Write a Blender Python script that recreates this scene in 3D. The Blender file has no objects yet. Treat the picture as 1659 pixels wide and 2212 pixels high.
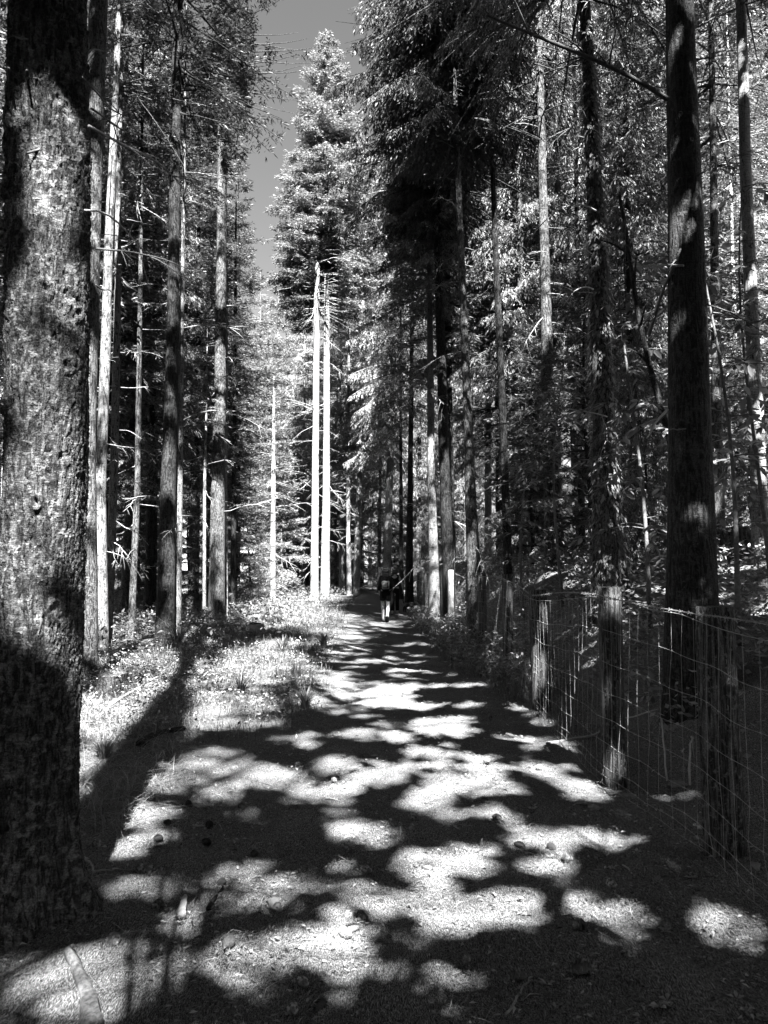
import bpy, bmesh, math, random
import numpy as np
from mathutils import Vector, Matrix

# ------------------------------------------------------------------ basics
scene = bpy.context.scene
COL = scene.collection
RNG = np.random.default_rng(11)
random.seed(5)
F = 1600.0                      # focal length in photo-overview pixels (1659 x 2212)
CX, CY = 829.5, 1106.0
PITCH = math.radians(4.4)
CAM = np.array([0.0, 0.0, 1.6])
FWD = np.array([0.0, math.cos(PITCH), math.sin(PITCH)])
UPV = np.array([0.0, -math.sin(PITCH), math.cos(PITCH)])
SUN_EL = math.radians(50.0)
SUN_AZ = math.radians(9.0)      # behind the camera, a little to the right
S = np.array([math.sin(SUN_AZ) * math.cos(SUN_EL), -math.cos(SUN_AZ) * math.cos(SUN_EL), math.sin(SUN_EL)])


def smooth(a, b, x):
    t = np.clip((x - a) / (b - a), 0, 1)
    return t * t * (3 - 2 * t)


def height(x, y):
    """terrain height, vectorised"""
    x = np.asarray(x, float); y = np.asarray(y, float)
    A = np.interp(y, [-5, 3, 5, 7, 11, 17, 30, 60, 120], [0.1, 0.22, 0.42, 0.72, 1.15, 1.55, 1.7, 1.8, 2.0])
    h = A * smooth(2.0, 3.7, x) + 0.2 * np.clip(x - 3.5, 0, 9) * smooth(2, 10, y)
    path = np.exp(-((x - 0.15) / 1.5) ** 2)
    h = h + (1 - path) * (0.035 * np.sin(1.7 * x + 0.6 * y) * np.sin(0.9 * y - 0.5 * x) + 0.02 * np.sin(3.9 * x + 1) * np.sin(3.1 * y))
    h = h + 0.012 * np.sin(2.3 * x + 1.1 * y) + 0.006 * np.sin(7.1 * x + 2) * np.sin(6.3 * y)
    h = h + 0.16 * np.exp(-((x + 2.3) / 1.6) ** 2 - ((y - 21) / 7.0) ** 2)
    h = h - 0.05 * np.exp(-((x - 0.15) / 0.8) ** 2) * smooth(7, 14, y)
    h = h + 0.10 * np.exp(-((x + 1.65) / 0.5) ** 2 - ((y - 3.35) / 0.55) ** 2)
    h = h - 0.25 * smooth(-4, -14, x)
    return h


def ray(px, py):
    d = FWD + np.array([1.0, 0, 0]) * ((px - CX) / F) + UPV * ((CY - py) / F)
    return d / d[1]              # unit step in world y


def ground(px, py):
    d = ray(px, py)
    y = 1.0
    while y < 90:
        p = CAM + d * y
        if p[2] < height(p[0], p[1]):
            break
        y += 0.03 + y * 0.002
    p = CAM + d * y
    p[2] = float(height(p[0], p[1]))
    return p


def at(px, py, y):
    return CAM + ray(px, py) * y


# ------------------------------------------------------------------ mesh building
def np_mesh(name, V, faces, smooth_shade=False):
    """faces: list of (M,k) int arrays"""
    me = bpy.data.meshes.new(name)
    V = np.asarray(V, np.float32)
    me.vertices.add(len(V)); me.vertices.foreach_set('co', V.ravel())
    loops = []; starts = []; tot = 0
    for f in faces:
        f = np.asarray(f, np.int32)
        if len(f) == 0:
            continue
        k = f.shape[1]
        loops.append(f.ravel()); starts.append(tot + np.arange(len(f)) * k); tot += f.size
    if tot:
        loops = np.concatenate(loops); starts = np.concatenate(starts)
        me.loops.add(len(loops)); me.loops.foreach_set('vertex_index', loops.astype(np.int32))
        me.polygons.add(len(starts)); me.polygons.foreach_set('loop_start', starts.astype(np.int32))
        if smooth_shade:
            me.polygons.foreach_set('use_smooth', np.ones(len(starts), bool))
    me.update(calc_edges=True)
    return me


def link(name, me, mat=None, parent=None, loc=None):
    o = bpy.data.objects.new(name, me)
    COL.objects.link(o)
    if mat is not None and me is not None and len(me.materials) == 0:
        me.materials.append(mat)
    if parent is not None:
        o.parent = parent
    if loc is not None:
        o.location = loc
    return o


def empty(name, loc=(0, 0, 0)):
    o = bpy.data.objects.new(name, None)
    o.empty_display_size = 0.2
    COL.objects.link(o)
    o.location = loc
    return o


def tag(o, label, cat, group=None, kind=None):
    o['label'] = label
    o['category'] = cat
    if group: o['group'] = group
    if kind: o['kind'] = kind
    return o


def setting(o, kind='structure'):
    o['kind'] = kind
    return o


def tube(P, R, n=8, cap=True, rad_fn=None):
    """one tube along points P with radii R -> V, quads, tris"""
    P = np.asarray(P, float); R = np.asarray(R, float)
    T = np.gradient(P, axis=0)
    T /= np.linalg.norm(T, axis=1)[:, None] + 1e-9
    ref = np.array([1.0, 0.0, 0.0]) if abs(T[0][0]) < 0.8 else np.array([0.0, 1.0, 0.0])
    A = ref - T * (T @ ref)[:, None]
    A /= np.linalg.norm(A, axis=1)[:, None]
    B = np.cross(T, A)
    th = np.linspace(0, 2 * math.pi, n, endpoint=False)
    rr = R[:, None] * np.ones(n)[None]
    if rad_fn is not None:
        rr = rr * rad_fn(np.arange(len(P))[:, None], th[None])
    V = P[:, None, :] + rr[..., None] * (A[:, None, :] * np.cos(th)[None, :, None] + B[:, None, :] * np.sin(th)[None, :, None])
    V = V.reshape(-1, 3)
    m = len(P)
    i, j = np.meshgrid(np.arange(m - 1), np.arange(n), indexing='ij')
    a = i * n + j; b = i * n + (j + 1) % n
    Q = np.stack([a, b, b + n, a + n], -1).reshape(-1, 4)
    Tn = np.zeros((0, 3), int)
    if cap:
        V = np.vstack([V, P[:1], P[-1:]])
        k = np.arange(n)
        c0 = np.stack([np.full(n, m * n), (k + 1) % n, k], -1)
        c1 = np.stack([np.full(n, m * n + 1), (m - 1) * n + k, (m - 1) * n + (k + 1) % n], -1)
        Tn = np.vstack([c0, c1])
    return V, Q, Tn


class Bag:
    def __init__(self):
        self.V = []; self.Q = []; self.T = []; self.n = 0

    def add(self, V, Q=None, T=None):
        self.V.append(np.asarray(V, float))
        if Q is not None and len(Q): self.Q.append(np.asarray(Q) + self.n)
        if T is not None and len(T): self.T.append(np.asarray(T) + self.n)
        self.n += len(V)
        return self

    def tube(self, P, R, n=6, cap=True, rad_fn=None):
        return self.add(*tube(P, R, n, cap, rad_fn))

    def mesh(self, name, smooth_shade=True):
        fs = []
        if self.Q: fs.append(np.vstack(self.Q))
        if self.T: fs.append(np.vstack(self.T))
        V = np.vstack(self.V) if self.V else np.zeros((0, 3))
        return np_mesh(name, V, fs, smooth_shade)


def multi_tubes(P, R, n=4):
    """P (B,K,3), R (B,K): many tubes at once"""
    Bn, K, _ = P.shape
    T = np.gradient(P, axis=1); T /= np.linalg.norm(T, axis=2)[..., None] + 1e-9
    up = np.array([0.0, 0, 1.0])
    A = np.cross(T, up); A /= np.linalg.norm(A, axis=2)[..., None] + 1e-6
    C = np.cross(T, A)
    th = np.linspace(0, 2 * math.pi, n, endpoint=False)
    V = P[:, :, None, :] + R[:, :, None, None] * (A[:, :, None, :] * np.cos(th)[None, None, :, None] + C[:, :, None, :] * np.sin(th)[None, None, :, None])
    V = V.reshape(-1, 3)
    b, i, j = np.meshgrid(np.arange(Bn), np.arange(K - 1), np.arange(n), indexing='ij')
    base = b * K * n + i * n
    a0 = base + j; a1 = base + (j + 1) % n
    Q = np.stack([a0, a1, a1 + n, a0 + n], -1).reshape(-1, 4)
    return V, Q


def norm(v):
    return v / (np.linalg.norm(v, axis=-1)[..., None] + 1e-9)


# ------------------------------------------------------------------ materials (all neutral: the photograph is black and white)
def new_mat(name):
    m = bpy.data.materials.new(name); m.use_nodes = True
    nt = m.node_tree
    bs = nt.nodes['Principled BSDF']
    return m, nt, bs


def N(nt, t, **kw):
    n = nt.nodes.new(t)
    for k, v in kw.items():
        if k in n.inputs.keys():
            n.inputs[k].default_value = v
        else:
            setattr(n, k, v)
    return n


def g(v):
    return (v, v, v, 1.0)


def ramp(nt, stops, src):
    r = nt.nodes.new('ShaderNodeValToRGB')
    el = r.color_ramp.elements
    el[0].position, el[0].color = stops[0][0], g(stops[0][1])
    el[1].position, el[1].color = stops[-1][0], g(stops[-1][1])
    for p, c in stops[1:-1]:
        e = el.new(p); e.color = g(c)
    nt.links.new(src, r.inputs[0])
    return r


def leaf_mat(name, lo, hi, trans=0.35, rough=0.45, spec=0.4):
    m, nt, bs = new_mat(name)
    geo = N(nt, 'ShaderNodeNewGeometry')
    r = ramp(nt, [(0.0, lo), (0.6, (lo + hi) / 2), (1.0, hi)], geo.outputs['Random Per Island'])
    nt.links.new(r.outputs[0], bs.inputs['Base Color'])
    bs.inputs['Roughness'].default_value = rough
    bs.inputs['Specular IOR Level'].default_value = spec
    if trans > 0:
        tr = N(nt, 'ShaderNodeBsdfTranslucent')
        nt.links.new(r.outputs[0], tr.inputs['Color'])
        mx = N(nt, 'ShaderNodeMixShader'); mx.inputs[0].default_value = trans
        nt.links.new(bs.outputs[0], mx.inputs[1]); nt.links.new(tr.outputs[0], mx.inputs[2])
        nt.links.new(mx.outputs[0], nt.nodes['Material Output'].inputs['Surface'])
    return m


def bark_mat(name, lo, hi, scale=9.0, crack=0.02, bump=0.6, stretch=0.3, wrinkle=3.0):
    """flaky bark: broken vertical cracks, fine cross wrinkles, mottling"""
    m, nt, bs = new_mat(name)
    tc = N(nt, 'ShaderNodeTexCoord')

    def mapped(sx, sz):
        mp = N(nt, 'ShaderNodeMapping'); mp.inputs['Scale'].default_value = (sx, sx, sz)
        nt.links.new(tc.outputs['Object'], mp.inputs['Vector'])
        return mp.outputs[0]

    def noise(vec, det=4.0, rough=.6, dist=0.0):
        n = N(nt, 'ShaderNodeTexNoise', Scale=1.0, Detail=det, Roughness=rough, Distortion=dist)
        nt.links.new(vec, n.inputs['Vector']); return n.outputs['Fac']

    def math_(op, x, y=None, clamp=False):
        n = N(nt, 'ShaderNodeMath', operation=op); n.use_clamp = clamp
        for k, v in enumerate((x, y)):
            if v is None: continue
            if isinstance(v, (int, float)): n.inputs[k].default_value = v
            else: nt.links.new(v, n.inputs[k])
        return n.outputs[0]
    ridge = noise(mapped(scale, scale * stretch), 3.0, .55, .6)
    ridge = math_('ABSOLUTE', math_('SUBTRACT', ridge, .5))
    cr = ramp(nt, [(0.0, 0.0), (crack, 0.35), (crack * 2.6, 1.0)], ridge).outputs[0]
    brk = ramp(nt, [(0.5, 0.0), (0.64, 1.0)], noise(mapped(scale * .8, scale * .8), 2.0)).outputs[0]
    cr = math_('MAXIMUM', cr, brk)
    ridge2 = math_('ABSOLUTE', math_('SUBTRACT', noise(mapped(scale * .55, scale * wrinkle), 3.0, .6, .4), .5))
    wr = ramp(nt, [(0.0, 0.35), (0.05, 1.0)], ridge2).outputs[0]
    fine = noise(mapped(scale * 4, scale * 5), 5.0, .7)
    big = noise(mapped(scale * .12, scale * .06), 3.0)
    colr = ramp(nt, [(0.32, lo), (0.68, hi)], fine).outputs[0]

    def mul(x, y, f=1.0):
        n = N(nt, 'ShaderNodeMixRGB', blend_type='MULTIPLY'); n.inputs[0].default_value = f
        nt.links.new(x, n.inputs[1]); nt.links.new(y, n.inputs[2]); return n.outputs[0]
    col = mul(colr, cr, .92); col = mul(col, wr, .75)
    col = mul(col, ramp(nt, [(0.3, 0.7), (0.7, 1.15)], big).outputs[0])
    nt.links.new(col, bs.inputs['Base Color'])
    bs.inputs['Roughness'].default_value = 0.85
    bs.inputs['Specular IOR Level'].default_value = 0.2
    hgt = math_('ADD', math_('ADD', cr, math_('MULTIPLY', wr, .5)), math_('MULTIPLY', fine, .5))
    bp = N(nt, 'ShaderNodeBump'); bp.inputs['Strength'].default_value = bump; bp.inputs['Distance'].default_value = 0.012
    nt.links.new(hgt, bp.inputs['Height'])
    nt.links.new(bp.outputs[0], bs.inputs['Normal'])
    return m


def plain_mat(name, lo, hi, scale=30.0, rough=0.7, bump=0.2, spec=0.3, metallic=0.0, stretch=(1, 1, 1)):
    m, nt, bs = new_mat(name)
    tc = N(nt, 'ShaderNodeTexCoord')
    mp = N(nt, 'ShaderNodeMapping'); mp.inputs['Scale'].default_value = stretch
    nt.links.new(tc.outputs['Object'], mp.inputs['Vector'])
    no = N(nt, 'ShaderNodeTexNoise', Scale=scale, Detail=5.0, Roughness=0.65)
    nt.links.new(mp.outputs[0], no.inputs['Vector'])
    r = ramp(nt, [(0.3, lo), (0.7, hi)], no.outputs['Fac'])
    nt.links.new(r.outputs[0], bs.inputs['Base Color'])
    bs.inputs['Roughness'].default_value = rough
    bs.inputs['Specular IOR Level'].default_value = spec
    bs.inputs['Metallic'].default_value = metallic
    if bump:
        bp = N(nt, 'ShaderNodeBump'); bp.inputs['Strength'].default_value = bump; bp.inputs['Distance'].default_value = 0.01
        nt.links.new(no.outputs['Fac'], bp.inputs['Height']); nt.links.new(bp.outputs[0], bs.inputs['Normal'])
    return m


def ground_mat():
    m, nt, bs = new_mat('needle_floor')
    tc = N(nt, 'ShaderNodeTexCoord')
    wob = N(nt, 'ShaderNodeTexNoise', Scale=6.0, Detail=2.0)
    nt.links.new(tc.outputs['Object'], wob.inputs['Vector'])
    streaks = []
    for rot, sc in ((0.5, 1.0), (1.7, 1.2), (2.6, 0.9)):
        mp = N(nt, 'ShaderNodeMapping'); mp.inputs['Rotation'].default_value = (0, 0, rot)
        mp.inputs['Scale'].default_value = (240 * sc, 60 * sc, 90)
        nt.links.new(tc.outputs['Object'], mp.inputs['Vector'])
        ad = N(nt, 'ShaderNodeMixRGB', blend_type='ADD'); ad.inputs[0].default_value = 1.0
        sw = N(nt, 'ShaderNodeMixRGB', blend_type='MULTIPLY'); sw.inputs[0].default_value = 1.0
        sw.inputs[2].default_value = (9, 9, 9, 1)
        nt.links.new(wob.outputs['Color'], sw.inputs[1])
        nt.links.new(mp.outputs[0], ad.inputs[1]); nt.links.new(sw.outputs[0], ad.inputs[2])
        no = N(nt, 'ShaderNodeTexNoise', Scale=1.0, Detail=2.0, Roughness=0.6)
        nt.links.new(ad.outputs[0], no.inputs['Vector'])
        streaks.append(no)
    mx1 = N(nt, 'ShaderNodeMixRGB', blend_type='LIGHTEN'); mx1.inputs[0].default_value = 1.0
    nt.links.new(streaks[0].outputs['Fac'], mx1.inputs[1]); nt.links.new(streaks[1].outputs['Fac'], mx1.inputs[2])
    mx2 = N(nt, 'ShaderNodeMixRGB', blend_type='LIGHTEN'); mx2.inputs[0].default_value = 1.0
    nt.links.new(mx1.outputs[0], mx2.inputs[1]); nt.links.new(streaks[2].outputs['Fac'], mx2.inputs[2])
    col = ramp(nt, [(0.43, 0.015), (0.57, 0.12), (0.71, 0.46)], mx2.outputs[0])
    big = N(nt, 'ShaderNodeTexNoise', Scale=1.4, Detail=5.0, Roughness=0.65)
    nt.links.new(tc.outputs['Object'], big.inputs['Vector'])
    br = ramp(nt, [(0.3, 0.75), (0.7, 1.15)], big.outputs['Fac'])
    mul = N(nt, 'ShaderNodeMixRGB', blend_type='MULTIPLY'); mul.inputs[0].default_value = 1.0
    nt.links.new(col.outputs[0], mul.inputs[1]); nt.links.new(br.outputs[0], mul.inputs[2])
    nt.links.new(mul.outputs[0], bs.inputs['Base Color'])
    bs.inputs['Roughness'].default_value = 0.9
    bs.inputs['Specular IOR Level'].default_value = 0.15
    bp = N(nt, 'ShaderNodeBump'); bp.inputs['Strength'].default_value = 0.5; bp.inputs['Distance'].default_value = 0.012
    nt.links.new(mx2.outputs[0], bp.inputs['Height']); nt.links.new(bp.outputs[0], bs.inputs['Normal'])
    return m


M = {}
M['ground'] = ground_mat()
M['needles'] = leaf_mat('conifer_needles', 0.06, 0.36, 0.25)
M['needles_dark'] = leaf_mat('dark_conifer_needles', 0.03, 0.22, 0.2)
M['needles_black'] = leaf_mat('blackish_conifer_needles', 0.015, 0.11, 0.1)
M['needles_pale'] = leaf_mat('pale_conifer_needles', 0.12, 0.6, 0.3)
M['leaf'] = leaf_mat('broad_leaves', 0.1, 0.42, 0.35, 0.35, 0.5)
M['fern'] = leaf_mat('fern_leaflets', 0.13, 0.3, 0.35)
M['grass'] = leaf_mat('grass_blades', 0.04, 0.32, 0.3)
M['straw'] = leaf_mat('dry_straw', 0.1, 0.45, 0.15, 0.6, 0.3)
M['litter'] = leaf_mat('needle_litter', 0.05, 0.5, 0.0, 0.7, 0.3)
M['chips'] = leaf_mat('bark_chips', 0.02, 0.55, 0.0, 0.7, 0.3)
M['dryleaf'] = leaf_mat('dry_leaves', 0.3, 0.55, 0.2, 0.6)
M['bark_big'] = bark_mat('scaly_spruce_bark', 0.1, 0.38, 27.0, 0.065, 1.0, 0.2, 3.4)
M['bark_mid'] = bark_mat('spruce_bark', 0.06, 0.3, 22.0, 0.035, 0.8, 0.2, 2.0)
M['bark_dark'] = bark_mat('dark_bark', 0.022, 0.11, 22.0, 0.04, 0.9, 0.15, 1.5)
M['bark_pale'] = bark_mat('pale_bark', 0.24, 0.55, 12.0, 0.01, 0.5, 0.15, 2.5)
M['wood'] = bark_mat('grey_weathered_wood', 0.07, 0.26, 40.0, 0.04, 0.8, 0.04, .1)
M['post_dark'] = bark_mat('dark_post_wood', 0.06, 0.3, 40.0, 0.05, 0.9, 0.05, .1)
M['bark_grey'] = bark_mat('grey_bark', 0.12, 0.42, 14.0, 0.02, 0.7, 0.15, 2.5)
M['twig'] = plain_mat('dead_twig', 0.3, 0.55, 40, 0.8, 0.3)
M['twig_dark'] = plain_mat('dark_twig', 0.08, 0.2, 40, 0.8, 0.3)
M['wire'] = plain_mat('galvanised_wire', 0.2, 0.45, 60, 0.5, 0.0, 0.4, 0.0)
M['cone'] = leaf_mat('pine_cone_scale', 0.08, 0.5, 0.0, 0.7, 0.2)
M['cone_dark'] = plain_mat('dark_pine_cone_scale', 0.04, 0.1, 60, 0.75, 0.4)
M['root_wood'] = plain_mat('grey_root_wood', 0.04, 0.28, 45, 0.85, 0.9)
M['stone'] = plain_mat('pale_stone', 0.14, 0.36, 25, 0.85, 0.8)
M['skin'] = plain_mat('skin', 0.62, 0.7, 12, 0.5, 0.05)
M['hair'] = plain_mat('dark_hair', 0.012, 0.07, 60, 0.5, 0.5, 0.5, 0.0, (6, 6, 0.6))
M['black_cloth'] = plain_mat('black_cloth', 0.008, 0.02, 60, 0.9, 0.2, 0.1)
M['pale_cloth'] = plain_mat('pale_canvas', 0.4, 0.55, 80, 0.8, 0.3)
M['shoe'] = plain_mat('pale_shoe', 0.6, 0.75, 60, 0.7, 0.1)
M['fur'] = plain_mat('black_fur', 0.006, 0.03, 70, 0.8, 0.8, 0.3)
M['sawn'] = plain_mat('sawn_wood', 0.25, 0.5, 18, 0.8, 0.4)
M['moss'] = leaf_mat('ivy_scales', 0.08, 0.25, 0.2, 0.4, 0.5)

# ------------------------------------------------------------------ sun patches: mask for cutting the crowns open to the sun
GX0, GX1, GY0, GY1, GR = -16.0, 12.0, 0.0, 62.0, 0.04
GW, GH = int((GX1 - GX0) / GR), int((GY1 - GY0) / GR)
MASK = np.zeros((GH, GW), bool)
yy, xx = np.mgrid[0:GH, 0:GW]
GXX = GX0 + (xx + 0.5) * GR; GYY = GY0 + (yy + 0.5) * GR
# ragged edges, so the gaps cut in the crowns are not clean ellipses
_wx = 0.05 * np.sin(4.1 * GXX + 2.3 * GYY) + 0.06 * np.sin(11.0 * GXX - 6.0 * GYY + 1) + 0.04 * np.sin(17 * GYY + 9 * GXX)
_wy = 0.05 * np.sin(3.7 * GYY - 2.9 * GXX + 2) + 0.06 * np.sin(10.0 * GYY + 7.0 * GXX) + 0.04 * np.sin(19 * GXX - 8 * GYY)
GXW = GXX + _wx; GYW = GYY + _wy


def plane_of(p):
    return p[..., :2] - S[:2] * (p[..., 2:3] / S[2])


def gap(cx, cy, ax, ay, ang=0.0):
    r = max(ax, ay) + 0.4
    i0 = max(0, int((cx - r - GX0) / GR)); i1 = min(GW, int((cx + r - GX0) / GR) + 1)
    j0 = max(0, int((cy - r - GY0) / GR)); j1 = min(GH, int((cy + r - GY0) / GR) + 1)
    if i1 <= i0 or j1 <= j0: return
    dx = GXW[j0:j1, i0:i1] - cx; dy = GYW[j0:j1, i0:i1] - cy
    c, s = math.cos(ang), math.sin(ang)
    u = dx * c + dy * s; v = -dx * s + dy * c
    MASK[j0:j1, i0:i1] |= (u / ax) ** 2 + (v / ay) ** 2 < 1


def sun_on_ground(px, py, rx, ry, k=1.0):
    c = ground(px, py)
    n = ground(px, min(py + ry, 2600)); f = ground(px, max(py - ry, 1275))
    ry_w = 0.5 * np.linalg.norm((f - n)[:2])
    rx_w = rx / F * c[1]
    q = plane_of(c)
    dl = .066 * min(1, max(.15, 1.25 - c[1] / 14))
    gap(q[0], q[1], rx_w * k + dl, ry_w * k + dl, math.atan2(-c[0], c[1]))


def sun_on(px, py, y, rx, ry):
    """a lit patch on something upright that stands at distance y"""
    c = at(px, py, y)
    q = plane_of(c)
    gap(q[0], q[1], rx / F * y + (.08 if y < 4 else .05), ry / F * y * abs(S[1]) / S[2] + (.09 if y < 4 else .05))


# light patches on the path and verge (read off the ground, crop coordinates halved)
LEFT_CROP = [(420,200,150,120),(400,400,120,120),(350,560,90,90),(560,150,200,70),(330,640,60,60),(850,200,60,55),(960,130,130,45),(1100,130,100,35),(1000,215,210,22),
 (920,350,95,45),(840,410,100,50),(640,620,70,40),(590,690,90,40),(950,530,110,45),(1100,450,200,45),(1200,420,100,28),(740,480,50,50),
 (1340,280,65,38),(1450,380,70,28),(1530,265,65,25),(1560,470,120,45),(1350,520,150,45),(1180,640,65,22),(1040,630,45,22),(1450,620,65,30),(1560,700,95,40),
 (930,860,130,45),(1150,830,95,38),(600,880,100,32),(1000,920,150,50),(680,950,120,36),(1300,900,60,26),(1480,920,70,36),(1240,1000,110,34),(1620,960,60,50),
 (850,1030,100,45),(980,1000,80,45),(700,1100,120,45),(600,1150,150,40),(720,1180,90,30),
 (120,1240,150,60),(350,1320,170,80),(560,1230,150,55),(600,1330,150,65),(700,1290,100,55),(550,1440,100,50),(260,1400,140,75),(120,1330,170,70),(430,1290,130,60),(350,1440,160,60),(50,1320,70,50),(430,1420,90,60),
 (1220,1120,70,45),(1200,1170,80,38),(1520,1110,60,55),(1440,1240,110,75),(1480,1330,90,60),(1620,1240,50,75),(1050,1250,70,34),(1130,1460,65,38),(1600,1130,50,36)]
RIGHT_CROP = [(60,50,120,13),(150,45,100,11),(40,100,60,14),(120,130,130,14),(250,225,150,38),(350,130,60,20),(330,200,60,28),(40,260,45,20),(190,345,62,25),(330,350,130,15),
 (240,390,55,22),(60,420,60,40),(440,410,90,38),(310,460,70,34),(470,490,90,28),(230,540,100,38),(170,560,40,28),(250,610,60,36),(660,300,62,36),(700,440,50,36),(640,370,42,30),
 (450,600,62,30),(840,540,60,18),(570,640,60,28),(700,720,120,45),(760,760,60,36),(950,680,70,33),(150,800,110,46),(350,820,70,38),(480,780,50,36),(720,850,80,55),(800,910,60,33),
 (100,990,130,55),(350,1010,110,46),(180,910,100,38),(610,990,95,50),(940,1020,75,45),(580,1150,60,40),(980,1140,50,36),(50,1280,80,66),(340,1330,42,28),(1540,1120,95,66),(1600,1190,60,46),
 (1010,1430,50,36),(200,1440,50,36),(620,150,60,30),(1580,860,40,30),(1500,260,30,60)]
for (x, y, a, b) in LEFT_CROP: sun_on_ground(x / 2, 1458 + y / 2, a / 2, b / 2)
for (x, y, a, b) in RIGHT_CROP: sun_on_ground(830 + x / 2, 1458 + y / 2, a / 2, b / 2)
for a in [(560,1425,95,24),(520,1450,60,14),(600,1400,60,12),(640,1390,35,5),(740,1375,55,4),(870,1450,45,4),(860,1490,55,6),(830,1520,75,8),(650,1300,110,3),
          (835,1350,40,3),(950,1335,50,12),(1010,1480,30,6),(780,1500,60,6),(740,1410,45,3),(700,1332,50,3),(560,1350,30,4),(695,1293,45,4),(620,1440,60,8),(800,1430,50,4),
          (960,1340,70,20),(1010,1310,40,20),(300,1430,80,20),(240,1440,40,20),(430,1395,40,5),(400,1440,40,12),(330,1400,30,8),(920,1310,40,10)]:
    sun_on_ground(*a)
# random finer flecks added: far path, grassy bank, and the wood beyond the fence
fl_ = np.random.default_rng(17)
for (x0, x1, y0, y1, n, r0, r1) in [(-1.6, 1.8, 2.4, 11, 100, .06, .14), (-1.3, 1.5, 11, 24, 100, .08, .2), (-7, -1.2, 8.5, 24, 110, .10, .26), (2.6, 12, 9, 34, 560, .10, .30), (-12, -2, 22, 60, 380, .2, .45), (-4, 2, 24, 60, 60, .2, .5), (2, 12, 30, 60, 420, .2, .45), (1.5, 4.5, 3.5, 11, 60, .06, .16), (1.55, 2.3, 10, 25, 60, .08, .18)]:
    for _ in range(n):
        r = fl_.uniform(r0, r1); gap(fl_.uniform(x0, x1), fl_.uniform(y0, y1), r, r * fl_.uniform(.6, 1.4), fl_.uniform(0, 3))
# the big trunk stands in the way of part of that light: only its own patches count along its shadow
_b = np.array([-1.62, 3.4])
_band = np.abs(GXX - (_b[0] + .02) + (GYY - _b[1]) * (-S[0] / S[1])) < .24
MASK[_band & (GYY > 3.2) & (GYY < 9)] = False
# patches on the big trunk (its face stands about 3.75 m away)
for a in [(90,420,50,48),(120,470,40,40),(90,640,95,75),(150,280,30,60),(60,300,30,40),(150,720,40,45),(85,930,95,95),(60,1080,75,50),(60,1165,50,32),(85,1350,85,55),(30,1270,30,30),(90,175,55,18),(35,800,35,40),(40,60,35,25)]:
    sun_on(a[0], a[1], 3.2, a[2], a[3])
LIT_TRUNKS = []      # (px, y0, y1, distance, half width px) filled beside the tree table


def is_lit(P):
    q = plane_of(P)
    i = ((q[:, 0] - GX0) / GR).astype(int); j = ((q[:, 1] - GY0) / GR).astype(int)
    ok = (i >= 0) & (i < GW) & (j >= 0) & (j < GH)
    out = np.zeros(len(P), bool)
    out[ok] = MASK[j[ok], i[ok]]
    return out


# ------------------------------------------------------------------ conifers
def branch_set(rng, H, z0, rmax, nb, style):
    u = np.sort(rng.random(nb))
    sp = 0.62
    if style == 'spruce':
        hh = np.round(u * (H - z0) / sp) * sp + rng.normal(0, .07, nb)
        u = np.clip(hh / (H - z0), 0, 1)
    t = u
    h = z0 + (H - z0) * t * 0.985
    prof = np.minimum(1, 0.55 + 3.5 * t) * (1 - t) ** 0.72 + 0.03
    L = rmax * prof * np.where(rng.random(nb) < .3, rng.uniform(.35, .7, nb), rng.uniform(0.75, 1.25, nb))
    az = rng.uniform(0, 2 * math.pi, nb)
    if style == 'cedar':
        slope = -0.05 + 0.75 * t + rng.normal(0, .1, nb); droop = 0.5 + rng.normal(0, .08, nb); tip = 0.10
    else:
        slope = -0.12 + 0.85 * t + rng.normal(0, .1, nb); droop = 0.36 + rng.normal(0, .06, nb); tip = 0.16
    return h, L, az, slope, droop, tip


def bpoint(bs, b, s, axis):
    h, L, az, slope, droop, tip = bs
    l = L[b]
    base = axis(h[b])
    x = np.cos(az[b]) * l * s; y = np.sin(az[b]) * l * s
    z = l * (slope[b] * s - droop[b] * s ** 2 + tip * s ** 4)
    return base + np.stack([x, y, z], -1)


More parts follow.
